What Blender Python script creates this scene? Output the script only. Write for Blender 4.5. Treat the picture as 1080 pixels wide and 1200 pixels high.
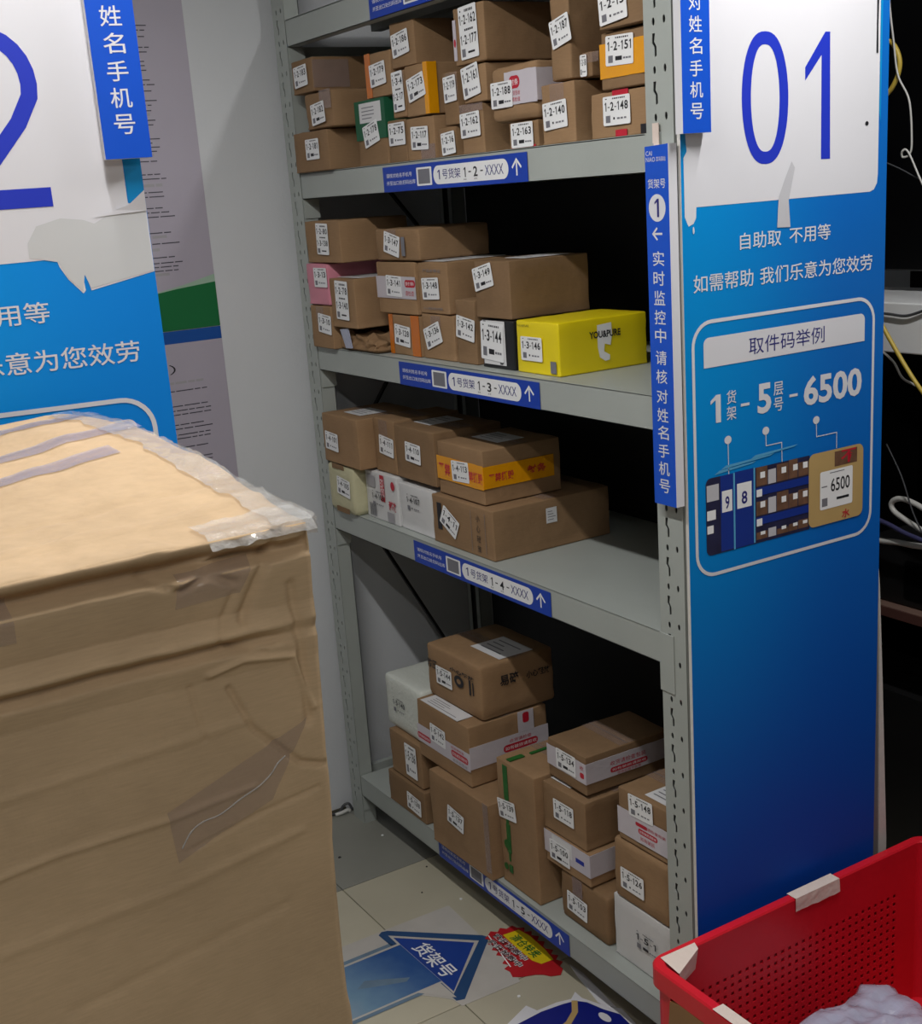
import bpy, bmesh, math, random
from math import sin, cos, pi, radians
from mathutils import Vector, Matrix, noise
random.seed(7)
SC = bpy.context.scene
for o in list(bpy.data.objects):
    bpy.data.objects.remove(o)
COL = SC.collection

# ------------------------------------------------------------------ camera
cam_d = bpy.data.cameras.new('camera')
cam_d.sensor_fit = 'HORIZONTAL'; cam_d.sensor_width = 36.0
cam_d.lens = 1480.84 / 1080 * 36.0
cam_d.shift_y = 36.9 / 1080
cam_d.clip_start = 0.02
cam = bpy.data.objects.new('camera', cam_d); COL.objects.link(cam)
yaw, pitch, roll = radians(30.65484), radians(15.57406), radians(-4.15981)
fwd = Vector((-cos(yaw)*cos(pitch), sin(yaw)*cos(pitch), -sin(pitch)))
r0 = fwd.cross(Vector((0, 0, 1))).normalized(); u0 = r0.cross(fwd)
rt = r0*cos(roll) + u0*sin(roll); up = -r0*sin(roll) + u0*cos(roll)
M = Matrix((rt, up, -fwd)).transposed().to_4x4()
M.translation = Vector((1.71993, -1.45823, 1.81453))
cam.matrix_world = M
SC.camera = cam

# ------------------------------------------------------------------ world, exposure
w = bpy.data.worlds.new('world'); SC.world = w; w.use_nodes = True
w.node_tree.nodes['Background'].inputs['Color'].default_value = (0.62, 0.70, 0.80, 1)
w.node_tree.nodes['Background'].inputs['Strength'].default_value = 0.045
SC.view_settings.view_transform = 'Standard'
SC.view_settings.look = 'None'
SC.view_settings.gamma = 1
SC.view_settings.use_curve_mapping = False
SC.view_settings.exposure = 0.14
LAMPS = [  # x0, x1, y, z, watts : fluorescent tubes of the room, the last an added fill
    (-0.60, 0.76, -1.00, 2.66, 21.0),
    (0.25, 0.90, 0.25, 2.66, 15.0),
    (1.90, 3.10, -1.55, 2.66, 16.0),  # added fill lamp, brightens the big carton's front and the boards
]

# ------------------------------------------------------------------ materials
def lin(c):
    return tuple((x/12.92 if x <= .04045 else ((x+.055)/1.055)**2.4) for x in [v/255 for v in c])
MATS = {}
def nodes_of(name):
    m = bpy.data.materials.new(name); m.use_nodes = True
    return m, m.node_tree.nodes, m.node_tree.links, m.node_tree.nodes['Principled BSDF']
def mat(name, col, rough=.6, metal=0.0, bump=0.0, bscale=60.0, var=0.06, vscale=8.0, tint=0.0, alpha=1.0, spec=.5, coat=0.0, emis=0.0):
    """procedural principled material: two octaves of noise vary the colour, one drives fine relief"""
    m, N, L, B = nodes_of(name)
    tc = N.new('ShaderNodeTexCoord')
    nz = N.new('ShaderNodeTexNoise'); nz.inputs['Scale'].default_value = vscale; nz.inputs['Detail'].default_value = 5
    L.new(tc.outputs['Object'], nz.inputs['Vector'])
    mr = N.new('ShaderNodeMapRange'); mr.inputs['To Min'].default_value = 1-var; mr.inputs['To Max'].default_value = 1+var
    mr.inputs['From Min'].default_value = .25; mr.inputs['From Max'].default_value = .75
    L.new(nz.outputs['Fac'], mr.inputs['Value'])
    last = mr.outputs['Result']
    if tint:
        oi = N.new('ShaderNodeObjectInfo')
        m2 = N.new('ShaderNodeMapRange'); m2.inputs['To Min'].default_value = 1-tint; m2.inputs['To Max'].default_value = 1+tint
        L.new(oi.outputs['Random'], m2.inputs['Value'])
        mu = N.new('ShaderNodeMath'); mu.operation = 'MULTIPLY'
        L.new(last, mu.inputs[0]); L.new(m2.outputs['Result'], mu.inputs[1]); last = mu.outputs[0]
    vm = N.new('ShaderNodeVectorMath'); vm.operation = 'SCALE'
    vm.inputs[0].default_value = lin(col) if max(col) > 1.001 else col
    L.new(last, vm.inputs['Scale']); L.new(vm.outputs['Vector'], B.inputs['Base Color'])
    B.inputs['Roughness'].default_value = rough; B.inputs['Metallic'].default_value = metal
    B.inputs['Specular IOR Level'].default_value = spec
    B.inputs['Coat Weight'].default_value = coat
    B.inputs['Alpha'].default_value = alpha
    if emis:
        B.inputs['Emission Color'].default_value = (1, 1, 1, 1); B.inputs['Emission Strength'].default_value = emis
    if bump:
        nb = N.new('ShaderNodeTexNoise'); nb.inputs['Scale'].default_value = bscale; nb.inputs['Detail'].default_value = 6
        L.new(tc.outputs['Object'], nb.inputs['Vector'])
        bp = N.new('ShaderNodeBump'); bp.inputs['Strength'].default_value = bump; bp.inputs['Distance'].default_value = .01
        L.new(nb.outputs['Fac'], bp.inputs['Height']); L.new(bp.outputs['Normal'], B.inputs['Normal'])
    MATS[name] = m
    return m

def cardboard(name, col, tint=.16, corr=0.0):
    """kraft board: long fibres, faint flute lines, small dents"""
    m, N, L, B = nodes_of(name)
    tc = N.new('ShaderNodeTexCoord')
    mp = N.new('ShaderNodeMapping'); mp.inputs['Scale'].default_value = (14, 14, 160)
    L.new(tc.outputs['Object'], mp.inputs['Vector'])
    fib = N.new('ShaderNodeTexNoise'); fib.inputs['Scale'].default_value = 4; fib.inputs['Detail'].default_value = 6
    L.new(mp.outputs['Vector'], fib.inputs['Vector'])
    big = N.new('ShaderNodeTexNoise'); big.inputs['Scale'].default_value = 7; big.inputs['Detail'].default_value = 4
    L.new(tc.outputs['Object'], big.inputs['Vector'])
    oi = N.new('ShaderNodeObjectInfo')
    def mrange(src, a, b):
        q = N.new('ShaderNodeMapRange'); q.inputs['From Min'].default_value = .2; q.inputs['From Max'].default_value = .8
        q.inputs['To Min'].default_value = a; q.inputs['To Max'].default_value = b; L.new(src, q.inputs['Value']); return q.outputs['Result']
    def mul(a, b):
        q = N.new('ShaderNodeMath'); q.operation = 'MULTIPLY'; L.new(a, q.inputs[0]); L.new(b, q.inputs[1]); return q.outputs[0]
    f = mul(mul(mrange(fib.outputs['Fac'], .93, 1.07), mrange(big.outputs['Fac'], .86, 1.12)), mrange(oi.outputs['Random'], 1-tint, 1+tint))
    vm = N.new('ShaderNodeVectorMath'); vm.operation = 'SCALE'; vm.inputs[0].default_value = lin(col)
    L.new(f, vm.inputs['Scale']); L.new(vm.outputs['Vector'], B.inputs['Base Color'])
    B.inputs['Roughness'].default_value = .78; B.inputs['Specular IOR Level'].default_value = .25
    nb = N.new('ShaderNodeTexNoise'); nb.inputs['Scale'].default_value = 19; nb.inputs['Detail'].default_value = 8
    L.new(tc.outputs['Object'], nb.inputs['Vector'])
    bp = N.new('ShaderNodeBump'); bp.inputs['Strength'].default_value = .5; bp.inputs['Distance'].default_value = .006
    L.new(nb.outputs['Fac'], bp.inputs['Height']); L.new(bp.outputs['Normal'], B.inputs['Normal'])
    MATS[name] = m; return m

def blue_print(name, left, right, low, y0, y1, z0, z1):
    """printed gradient of the sign sheets: lighter at the left edge, deep blue at the foot"""
    m, N, L, B = nodes_of(name)
    tc = N.new('ShaderNodeTexCoord'); sp = N.new('ShaderNodeSeparateXYZ'); L.new(tc.outputs['Object'], sp.inputs[0])
    def rng(s, a, b):
        q = N.new('ShaderNodeMapRange'); q.inputs['From Min'].default_value = a; q.inputs['From Max'].default_value = b
        q.interpolation_type = 'SMOOTHSTEP'; L.new(s, q.inputs['Value']); return q.outputs['Result']
    def mix(f, a, b):
        q = N.new('ShaderNodeMix'); q.data_type = 'RGBA'; L.new(f, q.inputs['Factor'])
        for v, i in ((a, 6), (b, 7)):
            if isinstance(v, tuple): q.inputs[i].default_value = v+(1,)
            else: L.new(v, q.inputs[i])
        return q.outputs[2]
    c = mix(rng(sp.outputs['Y'], y0, y1), left, right)
    c = mix(rng(sp.outputs['Z'], z1, z0), c, low)
    L.new(c, B.inputs['Base Color']); B.inputs['Roughness'].default_value = .5; B.inputs['Specular IOR Level'].default_value = .18
    MATS[name] = m; return m

cardboard('kraft', (144, 115, 85)); cardboard('kraft_dark', (128, 101, 73)); cardboard('kraft_big', (196, 168, 133), 0)
mat('white_paper', (222, 222, 224), .55, var=.03)
mat('white_carton', (212, 212, 212), .5, bump=.15, bscale=20, var=.04)
mat('cream_foam', (196, 192, 158), .6, bump=.3, bscale=60, var=.05)
mat('white_foam', (214, 218, 210), .5, bump=.3, bscale=90, var=.04)
mat('pink_carton', (214, 138, 156), .5, var=.05)
mat('black_carton', (30, 31, 34), .4, var=.1)
mat('yellow_carton', (236, 214, 20), .4, var=.03)
mat('label_white', (240, 241, 243), .45, var=.03)
mat('ink', (28, 28, 34), .5)
mat('ink_grey', (120, 120, 128), .5)
mat('ink_faint', (165, 163, 168), .5)
mat('ink_blue', (24, 44, 160), .45)
mat('ink_navy', (40, 40, 120), .45)
mat('board_ink', (30, 52, 190), .45, var=.02)
mat('red_print', (190, 30, 52), .45)
mat('yellow_tape', (232, 158, 12), .18, bump=.2, bscale=30, coat=.4)
mat('orange_tape', (205, 112, 22), .22, bump=.2, bscale=30, coat=.4)
mat('white_tape', (204, 198, 206), .3, bump=.2, bscale=30, coat=.2, var=.05)
mat('green_tape', (36, 104, 44), .4, bump=.2, bscale=30, var=.2, vscale=90)
mat('green_carton', (30, 96, 66), .5)
mat('lavender_tape', (186, 172, 182), .14, alpha=.5, bump=.4, bscale=25, coat=.4, var=.1)
mat('clear_tape', (176, 156, 152), .14, alpha=.26, bump=.5, bscale=25, coat=.6, var=.1)
mat('clear_wrap', (232, 232, 230), .08, alpha=.36, bump=1.0, bscale=55, coat=1.0, var=.1)
mat('rack_grey', (168, 174, 170), .42, metal=.0, bump=.04, bscale=300, var=.05, vscale=5)
mat('rack_inside_shade', (60, 62, 60), .7)
mat('black_board', (26, 26, 27), .6, var=.15)
mat('foam_board_edge', (214, 212, 208), .6, var=.06, vscale=60)
blue_print('board_blue_a', (0.0, .27, .70), (0.003, .14, .54), (0.004, .066, .45), 0.0, .42, .35, 1.45)
blue_print('board_blue_b', (0.0, .34, .86), (0.004, .24, .78), (0.003, .035, .36), -.45, 0, .35, 1.35)
mat('strip_blue', (14, 82, 204), .35, var=.03)
mat('sticker_blue', (6, 60, 172), .35, var=.04)
mat('cyan_blue', (0, 140, 205), .4, var=.03)
mat('board_white', (222, 222, 228), .4, var=.015)
mat('torn_white', (204, 206, 208), .6, var=.03)
mat('edge_grey', (120, 118, 118), .7)
mat('torn_grey', (196, 196, 202), .6, var=.05)
mat('photo_dark', (38, 38, 70), .4, var=.3, vscale=30)
mat('photo_blue', (20, 50, 140), .4)
mat('photo_brown', (110, 80, 62), .4, var=.3, vscale=60)
mat('photo_tan', (190, 160, 105), .4)
mat('photo_cyan', (90, 170, 215), .4)
mat('wall_paint', (210, 213, 217), .75, bump=.08, bscale=120, var=.03, vscale=3)
mat('ceiling_paint', (205, 206, 206), .8, var=.02)
mat('text_grey', (72, 70, 80), .5)
mat('poster_grey', (176, 170, 184), .45, var=.02)
mat('poster_green', (14, 108, 58), .45, var=.03)
mat('poster_green_pale', (158, 186, 166), .45)
mat('poster_blue', (14, 78, 160), .45)
mat('grout', (84, 80, 68), .9)
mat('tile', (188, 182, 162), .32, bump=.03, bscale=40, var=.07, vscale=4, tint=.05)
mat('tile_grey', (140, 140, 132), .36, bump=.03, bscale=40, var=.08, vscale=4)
mat('floor_paper', (190, 186, 180), .6, var=.06, vscale=14)
mat('floor_blue', (22, 62, 150), .45, var=.08)
mat('floor_blue_dark', (32, 72, 120), .5, var=.1)
mat('floor_grey_blue', (104, 128, 150), .5, var=.15, vscale=20)
mat('floor_red', (186, 26, 36), .5, var=.08)
mat('floor_yellow', (228, 200, 22), .5, var=.05)
mat('navy_print', (18, 30, 128), .4, var=.05)
mat('red_plastic', (208, 28, 44), .38, bump=.05, bscale=60, var=.05, spec=.4)
mat('masking_tape', (222, 206, 196), .5, bump=.3, bscale=50, var=.05)
mat('kraft_patch', (136, 98, 58), .5)
mat('bag_plastic', (190, 196, 220), .15, alpha=.75, bump=1.0, bscale=22, coat=.8, var=.1)
mat('desk_top', (120, 96, 86), .4, var=.1, vscale=10)
mat('desk_edge', (92, 62, 56), .4, var=.1, vscale=10)
mat('dark_cabinet', (20, 20, 21), .5, var=.2)
mat('screen_black', (10, 10, 12), .3)
mat('white_plastic', (232, 234, 236), .35, var=.02)
mat('cable_white', (200, 200, 196), .4)
mat('cable_yellow', (196, 170, 70), .45)
mat('cable_dark', (70, 72, 76), .45)
mat('cable_navy', (62, 62, 100), .45)
mat('steel_fixture', (215, 215, 215), .4)
mat('tube_glass', (240, 245, 250), .3, emis=6.0)

# floor arrow gradient (flat print fading towards the shaft)
def fade_print():
    m, N, L, B = nodes_of('arrow_fade')
    tc = N.new('ShaderNodeTexCoord'); sp = N.new('ShaderNodeSeparateXYZ'); L.new(tc.outputs['Object'], sp.inputs[0])
    nz = N.new('ShaderNodeTexNoise'); nz.inputs['Scale'].default_value = 18; nz.inputs['Detail'].default_value = 6
    L.new(tc.outputs['Object'], nz.inputs['Vector'])
    ad = N.new('ShaderNodeMath'); ad.operation = 'MULTIPLY_ADD'; ad.inputs[1].default_value = .10
    L.new(nz.outputs['Fac'], ad.inputs[0]); L.new(sp.outputs['Y'], ad.inputs[2])
    mx = N.new('ShaderNodeMath'); mx.operation = 'MULTIPLY_ADD'; mx.inputs[1].default_value = -.35
    L.new(sp.outputs['X'], mx.inputs[0]); L.new(ad.outputs[0], mx.inputs[2])
    q = N.new('ShaderNodeValToRGB'); q.color_ramp.elements[0].color = lin((176, 178, 182))+(1,); q.color_ramp.elements[1].color = lin((34, 82, 150))+(1,)
    e = q.color_ramp.elements.new(.55); e.color = lin((112, 146, 172))+(1,)
    r = N.new('ShaderNodeMapRange'); r.inputs['From Min'].default_value = -.36; r.inputs['From Max'].default_value = .06
    L.new(mx.outputs[0], r.inputs['Value']); L.new(r.outputs['Result'], q.inputs['Fac'])
    L.new(q.outputs['Color'], B.inputs['Base Color']); B.inputs['Roughness'].default_value = .5
    MATS['arrow_fade'] = m
fade_print()

# ------------------------------------------------------------------ mesh helpers
TXT = {}
def text_data(s, bold=0.0):
    k = (s, bold)
    if k in TXT: return TXT[k]
    if len(s) > 0 and '1' in s and all(ch in '0123456789-' for ch in s):
        # digits on a fixed pitch, with a flagged 1
        vs = []; fs = []; x = 0.0
        for ch in s:
            b0 = len(vs)
            if ch == '1':
                e = bold*.6; q = [(.20-e, 0), (.285+e, 0), (.285+e, .72), (.215-e, .72), (.06, .60-e), (.06, .51-e), (.20-e, .61-e)]
                vs += [(x+a, b) for a, b in q]; fs.append(tuple(b0+i for i in range(7))); x += .44
            elif ch == '-':
                vs += [(x+.05, .26), (x+.30, .26), (x+.30, .34), (x+.05, .34)]; fs.append((b0, b0+1, b0+2, b0+3)); x += .36
            else:
                v, f, a0, a1, c0, c1 = text_data(ch+'\u200b' if False else ch, bold); h = .72/(c1-c0)
                vs += [(x+.04+(a-a0)*.46/(a1-a0), (b-c0)*h) for a, b in v]; fs += [tuple(b0+i for i in t_) for t_ in f]; x += .56
        TXT[k] = (vs, fs, min(v[0] for v in vs), max(v[0] for v in vs), 0, .72); return TXT[k]
    c = bpy.data.curves.new('t', 'FONT'); c.body = s; c.size = 1; c.offset = bold; c.resolution_u = 3
    o = bpy.data.objects.new('t', c); COL.objects.link(o)
    dg = bpy.context.evaluated_depsgraph_get(); me = o.evaluated_get(dg).to_mesh()
    vs = [(v.co.x, v.co.y) for v in me.vertices]; fs = [tuple(p.vertices) for p in me.polygons]
    o.evaluated_get(dg).to_mesh_clear(); bpy.data.objects.remove(o); bpy.data.curves.remove(c)
    if not vs: vs = [(0, 0), (1, 0), (1, 1)]; fs = []
    x0 = min(v[0] for v in vs); x1 = max(v[0] for v in vs); y0 = min(v[1] for v in vs); y1 = max(v[1] for v in vs)
    TXT[k] = (vs, fs, x0, x1, y0, y1); return TXT[k]

class MB:
    def __init__(s):
        s.v = []; s.f = []; s.m = []; s.names = []; s.smooth = False
        s.o = Vector((0, 0, 0)); s.U = Vector((1, 0, 0)); s.V = Vector((0, 1, 0)); s.N = Vector((0, 0, 1))
    def mi(s, name):
        if name not in s.names: s.names.append(name)
        return s.names.index(name)
    def frame(s, o, U, V):
        s.o = Vector(o); s.U = Vector(U).normalized(); s.V = Vector(V).normalized(); s.N = s.U.cross(s.V); return s
    def p(s, x, y, z=0): return s.o + s.U*x + s.V*y + s.N*z
    def add(s, vs, fs, m):
        b = len(s.v); s.v += [tuple(v) for v in vs]; k = s.mi(m)
        for f in fs: s.f.append(tuple(b+i for i in f)); s.m.append(k)
    def box(s, a, b, m):
        x0, y0, z0 = a; x1, y1, z1 = b
        vs = [s.p(x, y, z) for z in (z0, z1) for y in (y0, y1) for x in (x0, x1)]
        s.add(vs, [(0, 2, 3, 1), (4, 5, 7, 6), (0, 1, 5, 4), (2, 6, 7, 3), (0, 4, 6, 2), (1, 3, 7, 5)], m); return s
    def prism(s, pts, z0, z1, m, side=None):
        n = len(pts)
        a = sum(pts[i][0]*pts[(i+1) % n][1]-pts[(i+1) % n][0]*pts[i][1] for i in range(n))
        if a < 0: pts = pts[::-1]
        s.add([s.p(x, y, z1) for x, y in pts], [tuple(range(n))], m)
        vs = [s.p(x, y, z0) for x, y in pts]+[s.p(x, y, z1) for x, y in pts]
        s.add(vs, [(i, (i+1) % n, n+(i+1) % n, n+i) for i in range(n)]+[tuple(range(n))[::-1]], side or m); return s
    def rect(s, x0, y0, x1, y1, z, m):
        s.add([s.p(x0, y0, z), s.p(x1, y0, z), s.p(x1, y1, z), s.p(x0, y1, z)], [(0, 1, 2, 3)], m); return s
    def poly(s, pts, z, m):
        n = len(pts); a = sum(pts[i][0]*pts[(i+1) % n][1]-pts[(i+1) % n][0]*pts[i][1] for i in range(n))
        if a < 0: pts = pts[::-1]
        s.add([s.p(x, y, z) for x, y in pts], [tuple(range(n))], m); return s
    def text(s, t, x0, y0, x1, y1, z, m, bold=0.0, rot=0):
        """fit the lettering into the rectangle"""
        vs, fs, a0, a1, b0, b1 = text_data(t, bold)
        sx = (x1-x0)/max(a1-a0, 1e-6); sy = (y1-y0)/max(b1-b0, 1e-6)
        s.add([s.p(x0+(x-a0)*sx, y0+(y-b0)*sy, z) for x, y in vs], fs, m); return s
    def line(s, pts, w, z, m, closed=False):
        n = len(pts); L = []; R = []
        for i in range(n):
            a = pts[i-1] if (i or closed) else pts[i]; b = pts[(i+1) % n] if (i < n-1 or closed) else pts[i]
            d1 = Vector((pts[i][0]-a[0], pts[i][1]-a[1])); d2 = Vector((b[0]-pts[i][0], b[1]-pts[i][1]))
            if d1.length < 1e-9: d1 = d2
            if d2.length < 1e-9: d2 = d1
            d1.normalize(); d2.normalize(); t = (d1+d2); t = t.normalized() if t.length > 1e-6 else d1
            nn = Vector((-t.y, t.x)); k = w/2/max(.35, nn.dot(Vector((-d1.y, d1.x))))
            L.append(s.p(pts[i][0]+nn.x*k, pts[i][1]+nn.y*k, z)); R.append(s.p(pts[i][0]-nn.x*k, pts[i][1]-nn.y*k, z))
        rng = range(n if closed else n-1)
        s.add(L+R, [(i, n+i, n+(i+1) % n, (i+1) % n) for i in rng], m); return s
    def disc(s, cx, cy, rx, ry, z, m, n=28):
        s.add([s.p(cx+rx*cos(2*pi*i/n), cy+ry*sin(2*pi*i/n), z) for i in range(n)], [tuple(range(n))], m); return s
    def rrect(s, x0, y0, x1, y1, r, z, m, corners=(1, 1, 1, 1), n=6): s.poly(rr(x0, y0, x1, y1, r, corners, n), z, m); return s
    def tube(s, pts, r, m, n=8, caps=True):
        pts = [Vector(p) for p in pts]; k = len(pts); rings = []
        t0 = (pts[1]-pts[0]).normalized(); a = t0.orthogonal().normalized()
        for i in range(k):
            t = (pts[min(i+1, k-1)]-pts[max(i-1, 0)]).normalized()
            a = (a-t*a.dot(t)).normalized(); b = t.cross(a)
            rings.append([s.p(*(pts[i]+a*r*cos(2*pi*j/n)+b*r*sin(2*pi*j/n))) for j in range(n)])
        vs = [v for q in rings for v in q]
        fs = [(i*n+j, i*n+(j+1) % n, (i+1)*n+(j+1) % n, (i+1)*n+j) for i in range(k-1) for j in range(n)]
        if caps: fs += [tuple(range(n))[::-1], tuple((k-1)*n+j for j in range(n))]
        s.add(vs, fs, m); return s
    def build(s, name, parent=None, smooth=False, loc=None, rotz=0, bevel=0):
        me = bpy.data.meshes.new(name); me.from_pydata(s.v, [], s.f)
        for n in s.names: me.materials.append(MATS[n])
        me.polygons.foreach_set('material_index', s.m)
        if smooth: me.polygons.foreach_set('use_smooth', [True]*len(s.f))
        me.update()
        o = bpy.data.objects.new(name, me); COL.objects.link(o)
        if loc: o.location = loc
        o.rotation_euler = (0, 0, rotz)
        if parent: o.parent = parent
        if bevel:
            b = o.modifiers.new('b', 'BEVEL'); b.width = bevel; b.segments = 2; b.limit_method = 'ANGLE'
        return o
def rr(x0, y0, x1, y1, r, corners=(1, 1, 1, 1), n=6):
    """rounded rectangle outline, corners = bl, br, tr, tl"""
    out = []
    for k, (cx, cy, a) in enumerate(((x0+r, y0+r, pi), (x1-r, y0+r, 1.5*pi), (x1-r, y1-r, 0), (x0+r, y1-r, .5*pi))):
        if corners[k]: out += [(cx+r*cos(a+.5*pi*i/n), cy+r*sin(a+.5*pi*i/n)) for i in range(n+1)]
        else: out.append(((x0, y0), (x1, y0), (x1, y1), (x0, y1))[k])
    return out
def smooth_path(pts, k=6):
    P = [Vector(p) for p in pts]; out = []
    for i in range(len(P)-1):
        a = P[max(i-1, 0)]; b = P[i]; c = P[i+1]; d = P[min(i+2, len(P)-1)]
        for j in range(k):
            t = j/k; out.append(.5*((2*b)+(c-a)*t+(2*a-5*b+4*c-d)*t*t+(3*b-a-3*c+d)*t**3))
    return out+[P[-1]]
def thing(name, label, cat, loc=(0, 0, 0), rotz=0, group=None):
    o = bpy.data.objects.new(name, None); COL.objects.link(o); o.empty_display_size = .05
    o.location = loc; o.rotation_euler = (0, 0, rotz); tag(o, label, cat, group); return o
def tag(o, label, cat=None, group=None):
    o['label'] = label
    if cat: o['category'] = cat
    if group: o['group'] = group
    return o
def struct(o): o['kind'] = 'structure'; return o

def axis_coords(n0, n1, r, k):
    """coordinates along one side: rounded ends, k cells between"""
    r = min(r, (n1-n0)*.35)
    return [n0, n0+r*.3, n0+r] + [n0+r+(n1-n0-2*r)*i/k for i in range(1, k)] + [n1-r, n1-r*.3, n1]
def soft_box(mb, xs, ys, zs, r, m, disp=None, mfn=None):
    """box surface on given grid lines, edges rounded to radius r, disp(p, n) pushes points"""
    X, Y, Z = len(xs), len(ys), len(zs); ids = {}; vs = []; nn = []
    lo = Vector((xs[0]+r, ys[0]+r, zs[0]+r)); hi = Vector((xs[-1]-r, ys[-1]-r, zs[-1]-r))
    def vid(i, j, k):
        if (i, j, k) in ids: return ids[(i, j, k)]
        p = Vector((xs[i], ys[j], zs[k])); q = Vector([min(max(p[t], lo[t]), hi[t]) for t in range(3)])
        d = p-q; n = d.normalized() if d.length > 1e-9 else Vector((0, 0, 1)); p = q+n*r
        if disp: p = p+disp(p, n)
        ids[(i, j, k)] = len(vs); vs.append(p); return len(vs)-1
    fs = []
    for i in range(X-1):
        for j in range(Y-1):
            fs.append((vid(i, j, 0), vid(i, j+1, 0), vid(i+1, j+1, 0), vid(i+1, j, 0)))
            fs.append((vid(i, j, Z-1), vid(i+1, j, Z-1), vid(i+1, j+1, Z-1), vid(i, j+1, Z-1)))
        for k in range(Z-1):
            fs.append((vid(i, 0, k), vid(i+1, 0, k), vid(i+1, 0, k+1), vid(i, 0, k+1)))
            fs.append((vid(i, Y-1, k), vid(i, Y-1, k+1), vid(i+1, Y-1, k+1), vid(i+1, Y-1, k)))
    for j in range(Y-1):
        for k in range(Z-1):
            fs.append((vid(0, j, k), vid(0, j, k+1), vid(0, j+1, k+1), vid(0, j+1, k)))
            fs.append((vid(X-1, j, k), vid(X-1, j+1, k), vid(X-1, j+1, k+1), vid(X-1, j, k+1)))
    mb.add([mb.p(*v) for v in vs], fs, m)
# ================================================================== the room
X_WALL = -1.545
mb = MB(); mb.box((-1.75, -3.6, -.06), (4.2, 2.2, -.012), 'grout'); floor = struct(mb.build('floor'))
gx = [X_WALL-.02, -1.13]+[-1.13+.628*i for i in range(1, 9)]; gy = [-.224+.628*i for i in range(-5, 4)]
for i in range(len(gx)-1):
    for j in range(len(gy)-1):
        mb = MB(); g = .0012
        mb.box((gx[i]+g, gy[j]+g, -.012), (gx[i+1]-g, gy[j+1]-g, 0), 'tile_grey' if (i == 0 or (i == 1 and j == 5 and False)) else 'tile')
        t = mb.build('floor_tile', floor, bevel=.0012)
mb = MB(); mb.box((X_WALL-.12, -3.6, -.06), (X_WALL, 2.2, 3.0), 'wall_paint'); struct(mb.build('wall_left'))
mb = MB(); mb.box((X_WALL, 2.05, -.06), (4.2, 2.2, 3.0), 'wall_paint'); struct(mb.build('wall_back'))
mb = MB(); mb.box((X_WALL-.12, -3.6, 3.0), (4.2, 2.2, 3.08), 'ceiling_paint'); struct(mb.build('ceiling'))
mb = MB(); mb.box((X_WALL, -3.6, 0), (X_WALL+.004, -.005, .012), 'grout'); struct(mb.build('baseboard_left'))

# ceiling lamps, the last one an added fill light
for n, (x0, x1, y, z, watts) in enumerate(LAMPS):
    t = thing('ceiling_light', ['bare fluorescent batten light over the aisle between the racks', 'bare fluorescent batten light over the desk side of the room', 'added fill light shaped as a fluorescent batten behind the viewer'][n], 'lamp', ((x0+x1)/2, y, z+.14))
    for sgn in (-1, 1):
        mb = MB(); mb.tube([(sgn*.4, 0, -.001), (sgn*.4, 0, 2.999-z-.14)], .004, 'steel_fixture', 6); mb.build('hanging_rod', t)
    mb = MB(); hl = (x1-x0)/2; mb.box((-hl-.03, -.03, -.06), (hl+.03, .03, 0), 'steel_fixture'); mb.build('housing', t)
    mb = MB(); mb.tube([(-hl, 0, -.10), (hl, 0, -.10)], .014, 'tube_glass', 12); mb.build('tube', t, smooth=True)
    for sgn in (-1, 1):
        mb = MB(); mb.box((sgn*hl-.012, -.016, -.12), (sgn*hl+.012, .016, -.06), 'steel_fixture'); mb.build('lamp_holder', t)
    ld = bpy.data.lights.new('tube_light', 'AREA'); ld.shape = 'RECTANGLE'; ld.size = x1-x0; ld.size_y = .05
    ld.energy = watts; ld.color = (1.0, .98, .95)
    lo = bpy.data.objects.new('tube_light', ld); COL.objects.link(lo); lo.parent = t; lo.location = (0, 0, -.125)

# ================================================================== the rack
ZB = {1: 2.196, 2: 1.821, 3: 1.3725, 4: .924, 5: .094}
BH = .0645
rack = thing('storage_rack', 'grey perforated steel rack full of parcels, end board 01 on its right', 'rack', (-.7, .25, 0))
RO = Vector((-.7, .25, 0))
def R(mb, name, **k):
    mb.v = [tuple(Vector(v)-RO) for v in mb.v]; return mb.build(name, rack, **k)

def perforated(x0, x1, z0, z1, holes, th, mirror=1):
    """flat flange with real cut-outs, from a filled 2D curve"""
    c = bpy.data.curves.new('c', 'CURVE'); c.dimensions = '2D'; c.fill_mode = 'BOTH'; c.extrude = th/2
    def spl(pts):
        s = c.splines.new('POLY'); s.points.add(len(pts)-1)
        for p, q in zip(s.points, pts): p.co = (q[0], q[1], 0, 1)
        s.use_cyclic_u = True
    spl([(x0, z0), (x1, z0), (x1, z1), (x0, z1)])
    for h in holes: spl(h)
    o = bpy.data.objects.new('c', c); COL.objects.link(o)
    dg = bpy.context.evaluated_depsgraph_get(); me = o.evaluated_get(dg).to_mesh()
    vs = [tuple(v.co) for v in me.vertices]; fs = [tuple(p.vertices) for p in me.polygons]
    o.evaluated_get(dg).to_mesh_clear(); bpy.data.objects.remove(o); bpy.data.curves.remove(c)
    return vs, fs
def oval(cx, cz, rx, rz, n=10): return [(cx+rx*cos(2*pi*i/n), cz+rz*sin(2*pi*i/n)) for i in range(n)]
def slot(cx, cz):
    a = [(-.0035, .018), (.0035, .018), (.001, .005), (.0065, -.003), (.0065, -.017), (.0015, -.019), (.001, -.004), (-.0045, .003)]
    return [(cx+x, cz+z) for x, z in a][::-1]
ZH = 27.45*.075
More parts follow.
